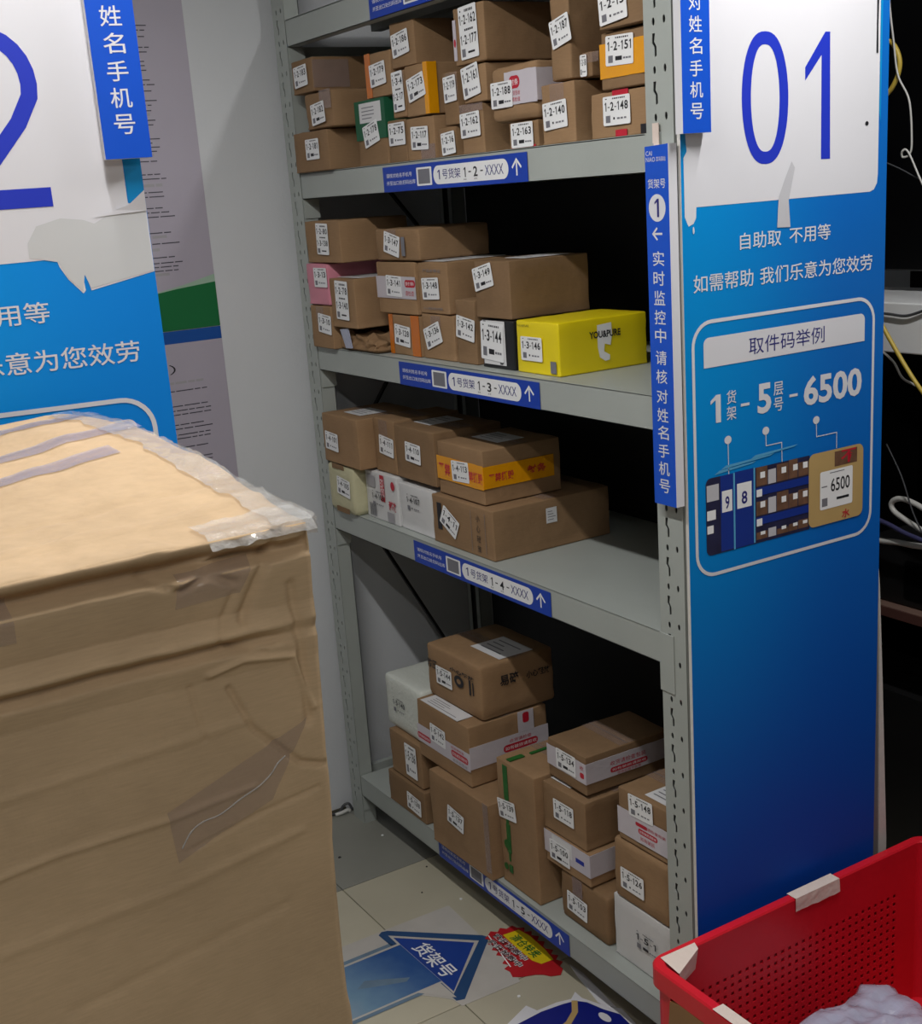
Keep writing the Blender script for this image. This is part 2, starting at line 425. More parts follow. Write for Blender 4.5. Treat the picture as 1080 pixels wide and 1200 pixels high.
def upright(xc, yf, sy):
    """xc = x of the left hole column, yf = y of the flange that carries the holes, sy = +1 when the post runs back from it"""
    x0, x1 = xc-.025, xc+.0445; holes = []
    for k in range(-3, 27):
        z = ZH-.075*k
        if .02 < z < 2.38: holes += [oval(xc, z, .0035, .0065), oval(xc+.0265, z+.001, .0035, .0065)]
        if .06 < z < 2.36: holes += [slot(xc, z-.036)]
    vs, fs = perforated(x0, x1, .0, 2.4, holes, .0016)
    mb = MB(); mb.frame((0, yf, 0), (1, 0, 0), (0, 0, 1)); mb.add([mb.p(*v) for v in vs], fs, 'rack_grey')
    mb.frame((0, 0, 0), (1, 0, 0), (0, 1, 0)); ya, yb = sorted((yf, yf+sy*.042))
    mb.box((x0, ya, 0), (x0+.0018, yb, 2.4), 'rack_grey'); mb.box((x1-.0018, ya, 0), (x1, yb, 2.4), 'rack_grey')
    yr = yf+sy*.042
    mb.box((x0, min(yr, yr-sy*.0018), 0), (x0+.02, max(yr, yr-sy*.0018), 2.4), 'rack_grey')
    mb.box((x1-.02, min(yr, yr-sy*.0018), 0), (x1, max(yr, yr-sy*.0018), 2.4), 'rack_grey')
    mb.box((x0+.002, yf+sy*.03-.0005, 0), (x1-.002, yf+sy*.03+.0005, 2.4), 'rack_inside_shade')  # dark sheet behind the holes: shade inside the post put into colour
    mb.box((x0+.002, ya+.002, 0), (x1-.002, yb-.002, .003), 'rack_grey')
    return mb
for xc in (0.0, -1.4718):
    R(upright(xc, 0.0, 1), 'upright'); R(upright(xc, .50, -1), 'upright')
X0, X1 = -1.4715+.0455, -.0255
for k, zb in ZB.items():
    for yf in (0.001, .469):
        mb = MB(); zt = zb+BH-.0012
        mb.box((X0, yf, zb), (X1, yf+.0016, zt), 'rack_grey'); mb.box((X0, yf, zt-.0016), (X1, yf+.03, zt), 'rack_grey')
        mb.box((X0, yf, zb), (X1, yf+.03, zb+.0016), 'rack_grey'); mb.box((X0, yf+.0284, zb+.0016), (X1, yf+.03, zt-.002), 'rack_grey')
        bm = R(mb, 'shelf_beam')
        if yf < .1:
            # connector plates that hook into the uprights, each with its fold
            for (xa, xb) in ((-.0275, .0125), (-1.4265, -1.4235)):
                q = MB()
                if xa > -1: q.box((xa, -.0032, zb-.052), (xb, -.0010, zb+BH), 'rack_grey'); q.box((xa, -.001, zb-.052), (xa+.002, .034, zb-.0015), 'rack_grey')
                else: q.prism([(0, 0), (.046, 0), (.046, -.045), (.030, -.048), (0, -.048)], 0, .0022, 'rack_grey') if False else q.box((xa, .002, zb-.05), (xb, .046, zb-.0015), 'rack_grey')
                q.v = [tuple(Vector(v)-RO) for v in q.v]
                q.build('connector_plate', bm)
    mb = MB(); zd = zb+BH
    mb.box((X0+.001, .032, zd-.012), (X1-.001, .468, zd-.0006), 'rack_grey')
    mb.box((X0+.001, .0, zd-.0011), (X1-.001, .50, zd-.0001), 'rack_grey')
    for y in (.15, .25, .35): mb.box((X0+.02, y-.015, zd-.03), (X1-.02, y+.015, zd-.012), 'rack_grey')
    R(mb, 'shelf_deck')
# end frames: horizontal ties and zig-zag braces between front and rear upright
for xe in (-1.4715+.0095, .009):
    for z in (.155, 2.187):
        mb = MB(); mb.box((xe-.008, .043, z-.012), (xe+.008, .457, z+.012), 'rack_grey'); R(mb, 'end_tie')
    zz = [.20, .66, .985, 1.42, 1.88, 2.13]
    seq = [(.045, 1.05), (.455, .30), (.045, .20)] if xe < -1 else [(.045, .3), (.455, 1.0), (.045, 1.8), (.455, 2.15)]
    seq = [(.455, .19), (.455, .30), (.045, 1.055), (.455, 1.62), (.045, 2.12)] if xe < -1 else [(.455, .3), (.045, 1.0), (.455, 1.6), (.045, 2.12)]
    for (ya, za), (yb, zb_) in zip(seq, seq[1:]):
        if abs(ya-yb) < .1: continue
        mb = MB(); d = Vector((0, yb-ya, zb_-za)); L = d.length; d.normalize()
        mb.frame((xe, ya, za), d, (1, 0, 0)); mb.box((0, -.010, -.006), (L, -.0085, .006), 'black_board'); mb.box((0, -.0085, -.006), (L, .004, -.0045), 'black_board')
        R(mb, 'diagonal_brace')
mb = MB(); mb.box((X0+.002, .5015, .06), (.044, .506, 2.38), 'black_board'); R(mb, 'back_sheet')
# shelf number stickers
for k in (1, 2, 3, 4, 5):
    zb = ZB[k]; mb = MB(); mb.frame((-.971, -.0004, zb+.001), (1, 0, 0), (0, 0, 1)); W, H = .588, .0555
    mb.prism([(0, 0), (W, 0), (W, H), (0, H)], 0, .0007, 'strip_blue' if False else 'sticker_blue')
    z = .0009
    def X(a): return a+.971
    mb.text('请核对姓名手机号', X(-.955), .031, X(-.836), .0405, z, 'label_white'); mb.text('并至出口处扫码出库', X(-.955), .0145, X(-.822), .024, z, 'label_white')
    mb.rrect(X(-.815), .0085, X(-.749), .0475, .003, z, 'label_white'); mb.rect(X(-.808), .0125, X(-.757), .0435, z+.0002, 'ink_grey')
    mb.rrect(X(-.742), .0085, X(-.449), .0475, .0194, z, 'label_white', n=8)
    mb.text('1', X(-.724), .0185, X(-.714), .0385, z+.0002, 'ink_navy', .01); mb.text('号货架', X(-.704), .0185, X(-.630), .0395, z+.0002, 'ink_navy', .006)
    mb.text('1', X(-.617), .0185, X(-.609), .0385, z+.0002, 'ink', .02); mb.text('-', X(-.598), .0275, X(-.588), .030, z+.0002, 'ink', .02)
    mb.text(str(k), X(-.579), .0185, X(-.563), .0385, z+.0002, 'ink', .02); mb.text('-', X(-.552), .0275, X(-.542), .030, z+.0002, 'ink', .02)
    mb.text('XXXX', X(-.535), .0185, X(-.467), .0385, z+.0002, 'ink_navy')
    mb.text('货架', X(-.619), .0125, X(-.607), .0155, z+.0002, 'ink'); mb.text('层号', X(-.577), .0125, X(-.565), .0155, z+.0002, 'ink')
    mb.line([(X(-.420), .013), (X(-.420), .041)], .0045, z, 'label_white'); mb.line([(X(-.436), .028), (X(-.420), .0435), (X(-.404), .028)], .0045, z, 'label_white')
    o = R(mb, 'shelf_sticker'); o['label'] = 'blue shelf sticker reading 1-%d-XXXX' % k
mb = MB(); mb.frame((-.004, -.0045, 1.868), (1, 0, 0), (0, 0, 1)); mb.box((0, 0, 0), (.016, .032, .0015), 'masking_tape'); mb.box((.002, -.012, 0), (.016, .0, .001), 'masking_tape')
o = R(mb, 'tape_scrap')

# ================================================================== end boards
BH_ = 2.42
def board(loc, rotz, digit, label, blue, off):
    t = thing('sign_board', label, 'sign', loc, rotz)
    mb = MB(); mb.frame((0, 0, 0), (0, 1, 0), (0, 0, 1)); y0, y1 = off, off+.50
    mb.prism([(y0, 0), (y1, 0), (y1, BH_), (y0, BH_)], -.008, 0, blue, 'foam_board_edge'); mb.build('panel', t)
    def P(y): return y+off
    # white number field, with torn lower edge
    mb = MB().frame((0, 0, 0), (0, 1, 0), (0, 0, 1)); e = .0003
    fld = [(P(.010), 2.3), (P(.010), 1.85), (P(.006), 1.84), (P(.006), 1.745), (P(.014), 1.729), (P(.025), 1.733), (P(.031), 1.742), (P(.032), 1.7595)]
    if digit == 2: fld = [(P(.010), 2.3), (P(.010), 1.7595), (P(.372), 1.764), (P(.375), 1.753), (P(.384), 1.736), (P(.401), 1.716), (P(.4045), 1.720), (P(.403), 1.743), (P(.408), 1.738), (P(.412), 1.719), (P(.4995), 1.737), (P(.4995), 1.823), (P(.476), 1.830)]
    else: fld += [(P(.455), 1.7595), (P(.466), 1.763), (P(.474), 1.774), (P(.476), 1.79)]
    fld += [(P(.476), 2.3)]
    mb.poly(fld, e, 'board_white'); e2 = .0006
    if digit == 2:
        mb.poly([(P(.338), 1.768), (P(.339), 1.787), (P(.353), 1.808), (P(.385), 1.816), (P(.414), 1.812), (P(.428), 1.806), (P(.452), 1.819), (P(.498), 1.821), (P(.4985), 1.738), (P(.412), 1.722), (P(.406), 1.741), (P(.401), 1.719), (P(.384), 1.738), (P(.374), 1.760)], e2, 'torn_white')
    o = mb.build('number_field', t)
    mb = MB().frame((0, 0, 0), (0, 1, 0), (0, 0, 1))
    def ell(cy, cz, ry, rz, n=48): return [(P(cy+ry*sin(2*pi*i/n)*(1)), cz+rz*cos(2*pi*i/n)) for i in range(n)]
    def superell(cy, cz, ry, rz, n=56, q=.82):
        return [(P(cy+ry*math.copysign(abs(sin(2*pi*i/n))**q, sin(2*pi*i/n))), cz+rz*math.copysign(abs(cos(2*pi*i/n))**1, cos(2*pi*i/n))) for i in range(n)]
    a = superell(.192, 1.929, .0545, .1075); b = superell(.192, 1.929, .0335, .087)
    n = len(a); mb.add([mb.p(x, y, e2) for x, y in a+b], [(i, n+i, n+(i+1) % n, (i+1) % n) for i in range(n)][::1], 'board_ink')
    mb.f[-n:] = [tuple(reversed(f)) if (Vector(mb.v[f[1]])-Vector(mb.v[f[0]])).cross(Vector(mb.v[f[2]])-Vector(mb.v[f[1]])).x < 0 else f for f in mb.f[-n:]]
    if digit == 1: mb.poly([(P(.327), 1.823), (P(.350), 1.823), (P(.348), 2.036), (P(.336), 2.036), (P(.287), 1.978), (P(.287), 1.956), (P(.327), 1.998)], e2, 'board_ink')
    else:
        pts = []
        for i in range(15):
            a_ = radians(190-i*14.6); pts.append((P(.320+.051*cos(a_)), 1.985+.060*sin(a_)))
        pts += [(P(.351), 1.938), (P(.325), 1.908), (P(.290), 1.868), (P(.276), 1.848)]
        mb.line(pts, .0205, e2, 'board_ink'); mb.rect(P(.262), 1.832, P(.379), 1.8565, e2+.0002, 'board_ink')
    mb.build('number', t)
    m = 'board_white'
    for tx, ya, za, yb, zb_ in (('自助取', .130, 1.681, .229, 1.7095), ('不用等', .249, 1.682, .353, 1.7105), ('如需帮助', .022, 1.617, .161, 1.647), ('我们乐意为您效劳', .177, 1.617, .465, 1.647)):
        mb = MB().frame((0, 0, 0), (0, 1, 0), (0, 0, 1)); mb.text(tx, P(ya), za, P(yb), zb_, e2, m, .006); mb.build('slogan', t)
    mb = MB().frame((0, 0, 0), (0, 1, 0), (0, 0, 1))
    mb.line(rr(P(.018), 1.107, P(.4715), 1.566, .043, n=8), .0065, e2, m, closed=True)
    mb.rrect(P(.042), 1.486, P(.447), 1.5385, .012, e2, m, (0, 0, 1, 1)); mb.text('取件码举例', P(.149), 1.4965, P(.339), 1.527, e2+.0003, 'ink_navy')
    mb.text('1', P(.056), 1.386, P(.080), 1.436, e2, m, .03); mb.text('货', P(.094), 1.415, P(.117), 1.4395, e2, m, .008); mb.text('架', P(.094), 1.386, P(.117), 1.411, e2, m, .008)
    mb.rect(P(.128), 1.4065, P(.149), 1.4115, e2, m); mb.text('5', P(.169), 1.386, P(.203), 1.441, e2, m, .03)
    mb.text('层', P(.209), 1.414, P(.233), 1.439, e2, m, .008); mb.text('号', P(.209), 1.385, P(.233), 1.410, e2, m, .008)
    mb.rect(P(.249), 1.406, P(.270), 1.411, e2, m); mb.text('6500', P(.286), 1.3835, P(.441), 1.4385, e2, m, .03)
    for (a, pts) in (((.096, 1.351), ((.096, 1.345), (.097, 1.272))), ((.189, 1.353), ((.189, 1.347), (.1895, 1.325), (.229, 1.325), (.230, 1.280))), ((.319, 1.353), ((.319, 1.347), (.320, 1.321), (.374, 1.321), (.374, 1.290)))):
        mb.disc(P(a[0]), a[1], .0085, .0075, e2, m); mb.line([(P(x), y) for x, y in pts], .0017, e2+.0001, m)
    mb.build('pickup_code_example', t)
    # small printed picture: shelves on the left, a parcel with its code on the right
    mb = MB().frame((0, 0, 0), (0, 1, 0), (0, 0, 1)); e3 = e2+.0001
    mb.poly(rr(P(.041), 1.144, P(.302), 1.288, .012, (1, 0, 0, 1)), e3, 'photo_dark')
    Rr = lambda a, b, c, d, m, k=1: mb.rect(P(a), b, P(c), d, e3+.0002*k, m)
    Rr(.076, 1.146, .107, 1.288, 'photo_blue'); Rr(.111, 1.145, .157, 1.289, 'photo_blue'); Rr(.107, 1.144, .111, 1.288, 'photo_cyan', 2); Rr(.157, 1.146, .161, 1.289, 'photo_cyan', 2)
    Rr(.079, 1.219, .104, 1.259, 'label_white', 2); mb.text('9', P(.087), 1.224, P(.097), 1.248, e3+.0006, 'ink_navy', .02)
    Rr(.116, 1.219, .152, 1.266, 'label_white', 2); mb.text('8', P(.127), 1.226, P(.141), 1.250, e3+.0006, 'ink_navy', .02)
    for i, (zz, hh) in enumerate(((1.252, .036), (1.196, .036), (1.150, .020))):
        for a, b, mm in ((.164, .192, 'photo_brown'), (.194, .214, 'torn_grey'), (.216, .246, 'photo_brown'), (.247, .270, 'photo_brown'), (.272, .298, 'photo_brown')):
            Rr(a, zz, b, zz+hh-.003*((i*7+int(a*100)) % 4), mm, 1)
        for a in (.174, .228, .258, .284): Rr(a, zz+hh*.4, a+.012, zz+hh*.72, 'label_white', 2)
    Rr(.162, 1.234, .301, 1.249, 'photo_blue', 3); Rr(.162, 1.178, .301, 1.193, 'photo_blue', 3); Rr(.164, 1.232, .178, 1.246, 'label_white', 4); Rr(.164, 1.176, .178, 1.190, 'label_white', 4)
    Rr(.043, 1.245, .072, 1.275, 'torn_grey', 1); Rr(.043, 1.21, .064, 1.228, 'label_white', 1); Rr(.043, 1.185, .058, 1.20, 'label_white', 1)
    for q, (a, b, zz) in enumerate(((.062, .155, 1.292), (.078, .20, 1.299), (.15, .26, 1.306))): mb.poly([(P(a), zz), (P(b), zz+.006), (P(b+.01), zz+.009), (P(a+.012), zz+.006)], e3+.0002*q, 'photo_cyan')
    mb.rrect(P(.299), 1.145, P(.4475), 1.289, .014, e3+.0008, 'photo_tan'); k = 5
    mb.rect(P(.368), 1.255, P(.43), 1.284, e3+.0010, 'photo_brown'); mb.text('不', P(.385), 1.258, P(.428), 1.284, e3+.0012, 'red_print', .02)
    mb.rrect(P(.329), 1.175, P(.418), 1.250, .004, e3+.0012, 'label_white'); mb.text('6500', P(.358), 1.207, P(.410), 1.233, e3+.0014, 'ink', .01)
    mb.rect(P(.334), 1.181, P(.349), 1.197, e3+.0014, 'ink_grey'); mb.rect(P(.374), 1.189, P(.408), 1.194, e3+.0014, 'ink'); mb.rect(P(.333), 1.219, P(.348), 1.221, e3+.0014, 'ink_grey'); mb.rect(P(.355), 1.244, P(.395), 1.2455, e3+.0014, 'ink_grey')
    mb.text('水', P(.389), 1.149, P(.411), 1.166, e3+.0014, 'red_print', .02)
    o = mb.build('example_picture', t); o['label'] = 'small printed picture of shelves and a parcel coded 6500'
    F_ = lambda: MB().frame((0, 0, 0), (0, 1, 0), (0, 0, 1))
    if digit == 1:
        F_().poly([(P(.219), 1.7125), (P(.251), 1.711), (P(.247), 1.757), (P(.256), 1.79), (P(.262), 1.812), (P(.254), 1.823), (P(.238), 1.795), (P(.223), 1.765), (P(.221), 1.745)], .0009, 'torn_grey').build('torn_patch', t)
        F_().disc(P(.444), 1.880, .0045, .0038, .001, 'ink').build('puncture', t)
        F_().poly([(P(.002), 2.3), (P(.0085), 2.3), (P(.0085), 1.9), (P(.0125), 1.85), (P(.002), 1.835)], .0007, 'cyan_blue').build('blue_margin', t)
        F_().poly([(P(.466), 2.12), (P(.472), 2.12), (P(.470), 2.05), (P(.471), 2.00), (P(.466), 2.0)], .0009, 'ink').build('scratch', t)
        F_().poly([(P(.476), 2.3), (P(.482), 2.3), (P(.481), 1.88), (P(.476), 1.9)], .0007, 'cyan_blue').build('blue_margin', t)
        F_().disc(P(.0245), 1.722, .002, .006, .0008, 'board_white').build('chip', t)
    else:
        F_().poly([(P(.477), 1.829), (P(.4995), 1.835), (P(.4995), 2.3), (P(.477), 2.3)], .0006, 'cyan_blue').build('blue_margin', t)
        mb = F_(); mb.add([mb.p(P(.427), 1.814, .0012), mb.p(P(.458), 1.822, .0016), mb.p(P(.476), 1.827, .003), mb.p(P(.4985), 1.845, .008), mb.p(P(.4995), 1.818, .002)], [(0, 4, 3, 2, 1)], 'board_white')
        mb.build('peeled_corner', t)
    return t
b1 = board((.0565, 0, 0), 0, 1, 'tall blue and white end board reading 01 on the right end of the rack', 'board_blue_a', .002)
b2 = board((-.020, -.885, 0), -radians(8), 2, 'tall blue and white end board ending in 2, behind the big carton', 'board_blue_b', -.5)
# curled white edging at the foot of board 01
mb = MB().frame((.046-.0565, 0, 0), (0, 1, 0), (0, 0, 1))
mb.prism([(.5005, .03), (.530, .03), (.526, .40), (.516, .77), (.508, .98), (.5005, 1.02)], .0005, .003, 'edge_grey')
mb.prism([(.530, .03), (.556, .03), (.548, .40), (.526, .77), (.512, .98), (.505, 1.04), (.508, .98), (.516, .77), (.526, .40)], .0005, .006, 'foam_board_edge')
o = mb.build('edge_trim', b1)

def strip_text(mb, chars, xc, zs, w, h, e, m='board_white'):
    for ch, z in zip(chars, zs): mb.text(ch, xc-w/2, z-h/2, xc+w/2, z+h/2, e, m, .006)
# corner strip on the front upright
t = thing('corner_strip', 'blue vertical strip with circled 1 and arrow on the front upright', 'sign', (.0235, -.0035, 1.247))
mb = MB().frame((0, 0, 0), (1, 0, 0), (0, 0, 1)); mb.prism([(-.0295, 0), (.0295, .0), (.0295, .618), (-.0295, .616)], .0, .0185, 'strip_blue', 'board_white'); mb.build('panel', t)
mb = MB().frame((-.0235, 0, -1.247), (1, 0, 0), (0, 0, 1)); e = .0188
mb.text('CAI', -.003, 1.848, .013, 1.8555, e, 'board_white'); mb.text('NIAO', -.003, 1.838, .020, 1.8455, e, 'board_white'); mb.text('菜鸟驿站', .023, 1.838, .047, 1.8455, e, 'board_white')
mb.text('货架号', 0, 1.795, .045, 1.8105, e, 'board_white', .004)
mb.disc(.0225, 1.763, .0215, .0225, e, 'board_white', 40); mb.text('1', .0165, 1.748, .0275, 1.778, e+.0004, 'ink_navy', .02)
mb.line([(.010, 1.7205), (.034, 1.7205)], .0035, e, 'board_white'); mb.line([(.0215, 1.7305), (.0105, 1.7205), (.0215, 1.7105)], .0035, e+.0002, 'board_white')
strip_text(mb, '实时监控中请核对姓名手机号', .0225, [1.6795, 1.6465, 1.6135, 1.5805, 1.549, 1.511, 1.478, 1.4435, 1.410, 1.379, 1.346, 1.314, 1.282], .029, .0245, e)
mb.build('lettering', t)
def top_strip(loc, rotz, label, dz):
    t = thing('corner_strip', label, 'sign', loc, rotz)
    mb = MB().frame((0, 0, 0), (0, 1, 0), (0, 0, 1)); mb.prism([(-.0305, 0), (.0305, 0), (.0305, .53), (-.0305, .53)], 0, .018, 'strip_blue', 'board_white'); mb.build('panel', t)
    mb = MB().frame((0, 0, -1.878+dz), (0, 1, 0), (0, 0, 1))
    strip_text(mb, '号机手名姓对核请', 0, [1.912, 1.945, 1.978, 2.012, 2.045, 2.078, 2.111, 2.144], .0275, .025, .0183); mb.build('lettering', t)
    return t
top_strip((.0585, .0215, 1.878), 0, 'blue vertical strip with white characters at the top left of board 01', 0)
s2 = top_strip((-.0145, -.9045, 1.886), -radians(8), 'blue vertical strip with white characters on the right edge of board 2', .009)

# ================================================================== wall posters
def textlines(mb, y0, y1, zs, seed, m='text_grey', e=.0013, h=.0026):
    rnd = random.Random(seed)
    for z in zs:
        y = y0
        end = y1-rnd.random()*.03
        while y < end-.01:
            l = min(rnd.uniform(.012, .055), end-y); mb.rect(y, z, y+l, z+h, e, m); y += l+.004
def row(z0, n, d=.0105): return [z0-i*d for i in range(n)]
t = thing('wall_poster', 'upper grey notice poster with a green foot on the left wall', 'poster', (X_WALL+.0005, 0, 0))
F = lambda: MB().frame((0, 0, 0), (0, 1, 0), (0, 0, 1))
mb = F(); mb.prism([(-.86, 1.512), (-.2235, 1.512), (-.2235, 2.5), (-.86, 2.5)], 0, .001, 'poster_grey'); mb.build('sheet', t)
mb = F(); mb.poly([(-.86, 1.512), (-.2235, 1.512), (-.2235, 1.628), (-.33, 1.618), (-.42, 1.606), (-.60, 1.60), (-.86, 1.60)], .0015, 'poster_green')
mb.poly([(-.60, 1.60), (-.42, 1.606), (-.33, 1.618), (-.2235, 1.628), (-.2235, 1.648), (-.31, 1.627), (-.42, 1.607)], .0013, 'poster_green_pale'); mb.build('green_foot', t)
mb = F()
textlines(mb, -.80, -.31, [2.262, 2.251, 2.236, 2.211, 2.200, 2.178, 2.168, 2.157, 2.134, 2.123, 2.108, 2.085, 2.074, 2.061, 2.038, 2.027, 1.993, 1.983, 1.973, 1.963, 1.939, 1.907, 1.896, 1.863, 1.852, 1.824, 1.813, 1.802, 1.762], 3)
textlines(mb, -.80, -.30, [1.735-.0, 1.700, 1.686, 1.676, 1.666], 4); textlines(mb, -.80, -.33, [2.280, 2.05, 2.012, 1.952, 1.878, 1.75, 1.718, 1.655], 6, 'ink_faint', h=.007)
mb.build('notice_text', t)['kind'] = 'stuff'
t = thing('wall_poster', 'lower grey notice poster with a blue head on the left wall', 'poster', (X_WALL+.0005, 0, 0))
mb = F(); mb.prism([(-.86, .72), (-.2235, .72), (-.2235, 1.5105), (-.86, 1.5105)], 0, .001, 'poster_grey'); mb.build('sheet', t)
mb = F(); mb.rect(-.86, 1.478, -.2235, 1.5105, .0013, 'poster_blue'); mb.build('blue_head', t)
mb = F(); mb.text('（试行）', -.538, 1.398, -.362, 1.424, .0013, 'ink')
textlines(mb, -.80, -.275, [1.352], 8); textlines(mb, -.80, -.275, [1.372], 12, 'ink_faint', h=.006); textlines(mb, -.80, -.27, [1.312, 1.300, 1.289], 9); textlines(mb, -.80, -.272, [1.262, 1.251], 19)
textlines(mb, -.80, -.27, [1.235, 1.225, 1.200, 1.17, 1.16], 10); mb.build('notice_text', t)['kind'] = 'stuff'

# ================================================================== floor prints
t = thing('floor_sign', 'white paper floor sign with blue arrow reading 货架号', 'sign', (-.69, -.25, .0004))
G = lambda: MB().frame((.69, .25, 0), (1, 0, 0), (0, 1, 0))
mb = G(); mb.prism([(-.885, -.72), (-.883, -.20), (-.880, -.036), (-.60, -.05), (-.49, -.073), (-.495, -.232), (-.53, -.238), (-.56, -.262), (-.60, -.30), (-.62, -.36), (-.60, -.72)], 0, .0006, 'floor_paper'); mb.build('paper', t)
mb = G()
out = [(-.693, -.033), (-.875, -.222), (-.880, -.238), (-.871, -.251), (-.822, -.2515), (-.822, -.70), (-.575, -.70), (-.575, -.252), (-.512, -.2535), (-.508, -.238)]
out = [(-.708, -.040), (-.693, -.033), (-.679, -.042), (-.513, -.214), (-.519, -.233), (-.588, -.2335), (-.588, -.70), (-.822, -.70), (-.822, -.2515), (-.871, -.251), (-.880, -.238), (-.875, -.222)]
mb.poly([(-.708, -.040), (-.693, -.033), (-.679, -.042), (-.513, -.214), (-.519, -.233), (-.871, -.251), (-.880, -.238), (-.875, -.222)], .0009, 'floor_blue_dark')
mb.poly([(-.822, -.245), (-.588, -.235), (-.588, -.70), (-.822, -.70)], .0009, 'floor_grey_blue')
mb.poly([(-.693, -.060), (-.855, -.232), (-.808, -.232), (-.808, -.70), (-.600, -.70), (-.600, -.225), (-.545, -.225)], .0011, 'floor_paper')
mb.poly([(-.693, -.074), (-.838, -.226), (-.800, -.226), (-.553, -.220)], .0013, 'floor_blue')
mb.poly([(-.800, -.227), (-.606, -.222), (-.606, -.70), (-.800, -.70)], .0013, 'arrow_fade')
mb.poly([(-.60, -.228), (-.53, -.226), (-.545, -.243), (-.60, -.29)], .0013, 'floor_paper')
mb.text('货架号', -.772, -.214, -.612, -.166, .0016, 'label_white', .012)
mb.poly([(-.72, -.37), (-.665, -.275), (-.655, -.29), (-.67, -.33), (-.70, -.40)], .0015, 'floor_grey_blue')
mb.build('arrow', t)

t = thing('floor_sticker', 'small red and yellow burst sticker lying on the floor by the rack', 'sticker', (-.57, 0, .0012))
G2 = lambda: MB().frame((.57, 0, 0), (1, 0, 0), (0, 1, 0))
rnd = random.Random(3); base = [(-.70, -.030), (-.695, .025), (-.680, .050), (-.63, .060), (-.56, .055), (-.508, .048), (-.468, .036), (-.452, .018), (-.462, -.004), (-.478, -.014), (-.49, -.030), (-.502, -.060), (-.515, -.078), (-.538, -.074), (-.56, -.060), (-.60, -.052), (-.65, -.045)]
jag = []
for i in range(len(base)):
    a = base[i]; b = base[(i+1) % len(base)]; n = max(1, int(math.dist(a, b)/.012))
    spiky = not (6 <= i <= 12)
    for k in range(n):
        f = k/n; x = a[0]+(b[0]-a[0])*f; y = a[1]+(b[1]-a[1])*f; s_ = (.010 if k % 2 else -.003) if spiky else 0
        dx, dy = b[1]-a[1], -(b[0]-a[0]); L = math.hypot(dx, dy); jag.append((x-dx/L*s_, y-dy/L*s_))
mb = G2(); mb.prism([(x, y) for x, y in jag], 0, .0012, 'floor_red'); mb.build('backing', t)
mb = G2(); mb.poly([(-.675, .0), (-.67, .045), (-.63, .052), (-.56, .048), (-.512, .040), (-.515, .006), (-.54, -.004), (-.60, -.004)], .0016, 'floor_yellow')
mb.text('清仓特卖', -.655, .004, -.545, .034, .0019, 'green_tape', .02)
for q in range(2): mb.text('疯狂抢购中', -.690+.014*q, -.025-.025*q, -.550+.014*q, -.003-.025*q, .0019+.0002*q, 'label_white', .07); mb.text('疯狂抢购中', -.688+.014*q, -.024-.025*q, -.552+.014*q, -.004-.025*q, .0023+.0002*q, 'ink', .01)
mb.line([(-.695, -.03), (-.60, -.05), (-.55, -.06)], .003, .0018, 'label_white')
mb.build('sale_print', t)

t = thing('floor_sticker', 'navy sticker with white outline and gold band on the floor by the rack', 'sticker', (-.3, -.05, .0012))
G3 = lambda: MB().frame((.3, .05, 0), (1, 0, 0), (0, 1, 0))
mb = G3(); mb.prism([(-.405, -.115), (-.375, -.105), (-.372, -.052), (-.362, -.018), (-.378, .005), (-.350, .004), (-.322, .016), (-.290, .030), (-.265, .052), (-.18, .04), (-.12, -.02), (-.10, -.16), (-.16, -.26), (-.30, -.26), (-.37, -.20)], 0, .0011, 'board_white'); mb.build('outline', t)
mb = G3(); mb.poly([(-.365, -.100), (-.358, -.045), (-.350, -.014), (-.330, .003), (-.285, .018), (-.25, .036), (-.18, .028), (-.13, -.025), (-.115, -.15), (-.17, -.245), (-.29, -.245), (-.36, -.19)], .0014, 'navy_print')
mb.line([(-.352, -.016), (-.318, -.04), (-.295, -.075), (-.285, -.13), (-.30, -.2)], .014, .0017, 'photo_tan')
mb.disc(-.262, .002, .020, .010, .0018, 'board_white'); mb.build('print', t)
mb = MB(); mb.frame((-.475, .064, .0006), (.20, -.022, 0), (.022, .20, 0)); mb.prism([(0, -.004), (.05, -.012), (.16, -.022), (.205, -.016), (.19, -.006), (.20, .004), (.17, .004), (.05, .006)], 0, .0012, 'board_white')
tag(mb.build('paper_offcut'), 'narrow white paper offcut on the floor under the bottom shelf beam', 'paper')
for i, (x, y, s_) in enumerate(((-.445, -.108, .006), (-.886, .006, .005), (-1.328, .007, .005), (-1.089, .019, .003), (-1.292, -.152, .005), (-.98, -.06, .003))):
    mb = MB(); pts = [(s_*cos(a)*(.6+.4*random.random()), s_*sin(a)*(.6+.4*random.random())) for a in [2*pi*k/7 for k in range(7)]]
    mb.frame((0, 0, 0), (1, 0, 0), (0, 1, 0)); mb.prism(pts, 0, .002, 'label_white' if i < 3 else 'ink'); o = mb.build('paper_scrap' if i < 3 else 'dirt_crumb', None, loc=(x, y, .0003))
    tag(o, ['white scrap on the tile in front of the burst sticker', 'white scrap on the tile above the arrow sign', 'white scrap beside the foot of the far upright', 'black crumb on the beige tile nearest the far upright', 'black crumb on the grey tile by the wall', 'black crumb on the beige tile left of the arrow tip'][i], 'litter')
mb = MB(); mb.tube(smooth_path([(-1.535, -.20, .006), (-1.532, -.07, .006), (-1.530, -.035, .007), (-1.527, -.02, .026), (-1.522, -.004, .030), (-1.518, .004, .012), (-1.522, .012, .006)]), .0042, 'cable_dark')
mb.tube(smooth_path([(-1.525, -.05, .005), (-1.520, -.03, .008), (-1.518, -.012, .012), (-1.518, -.004, .008)]), .006, 'cable_white')
tag(mb.build('power_cable', smooth=True), 'dark and white cable end on the floor at the wall beside the far upright', 'cable')
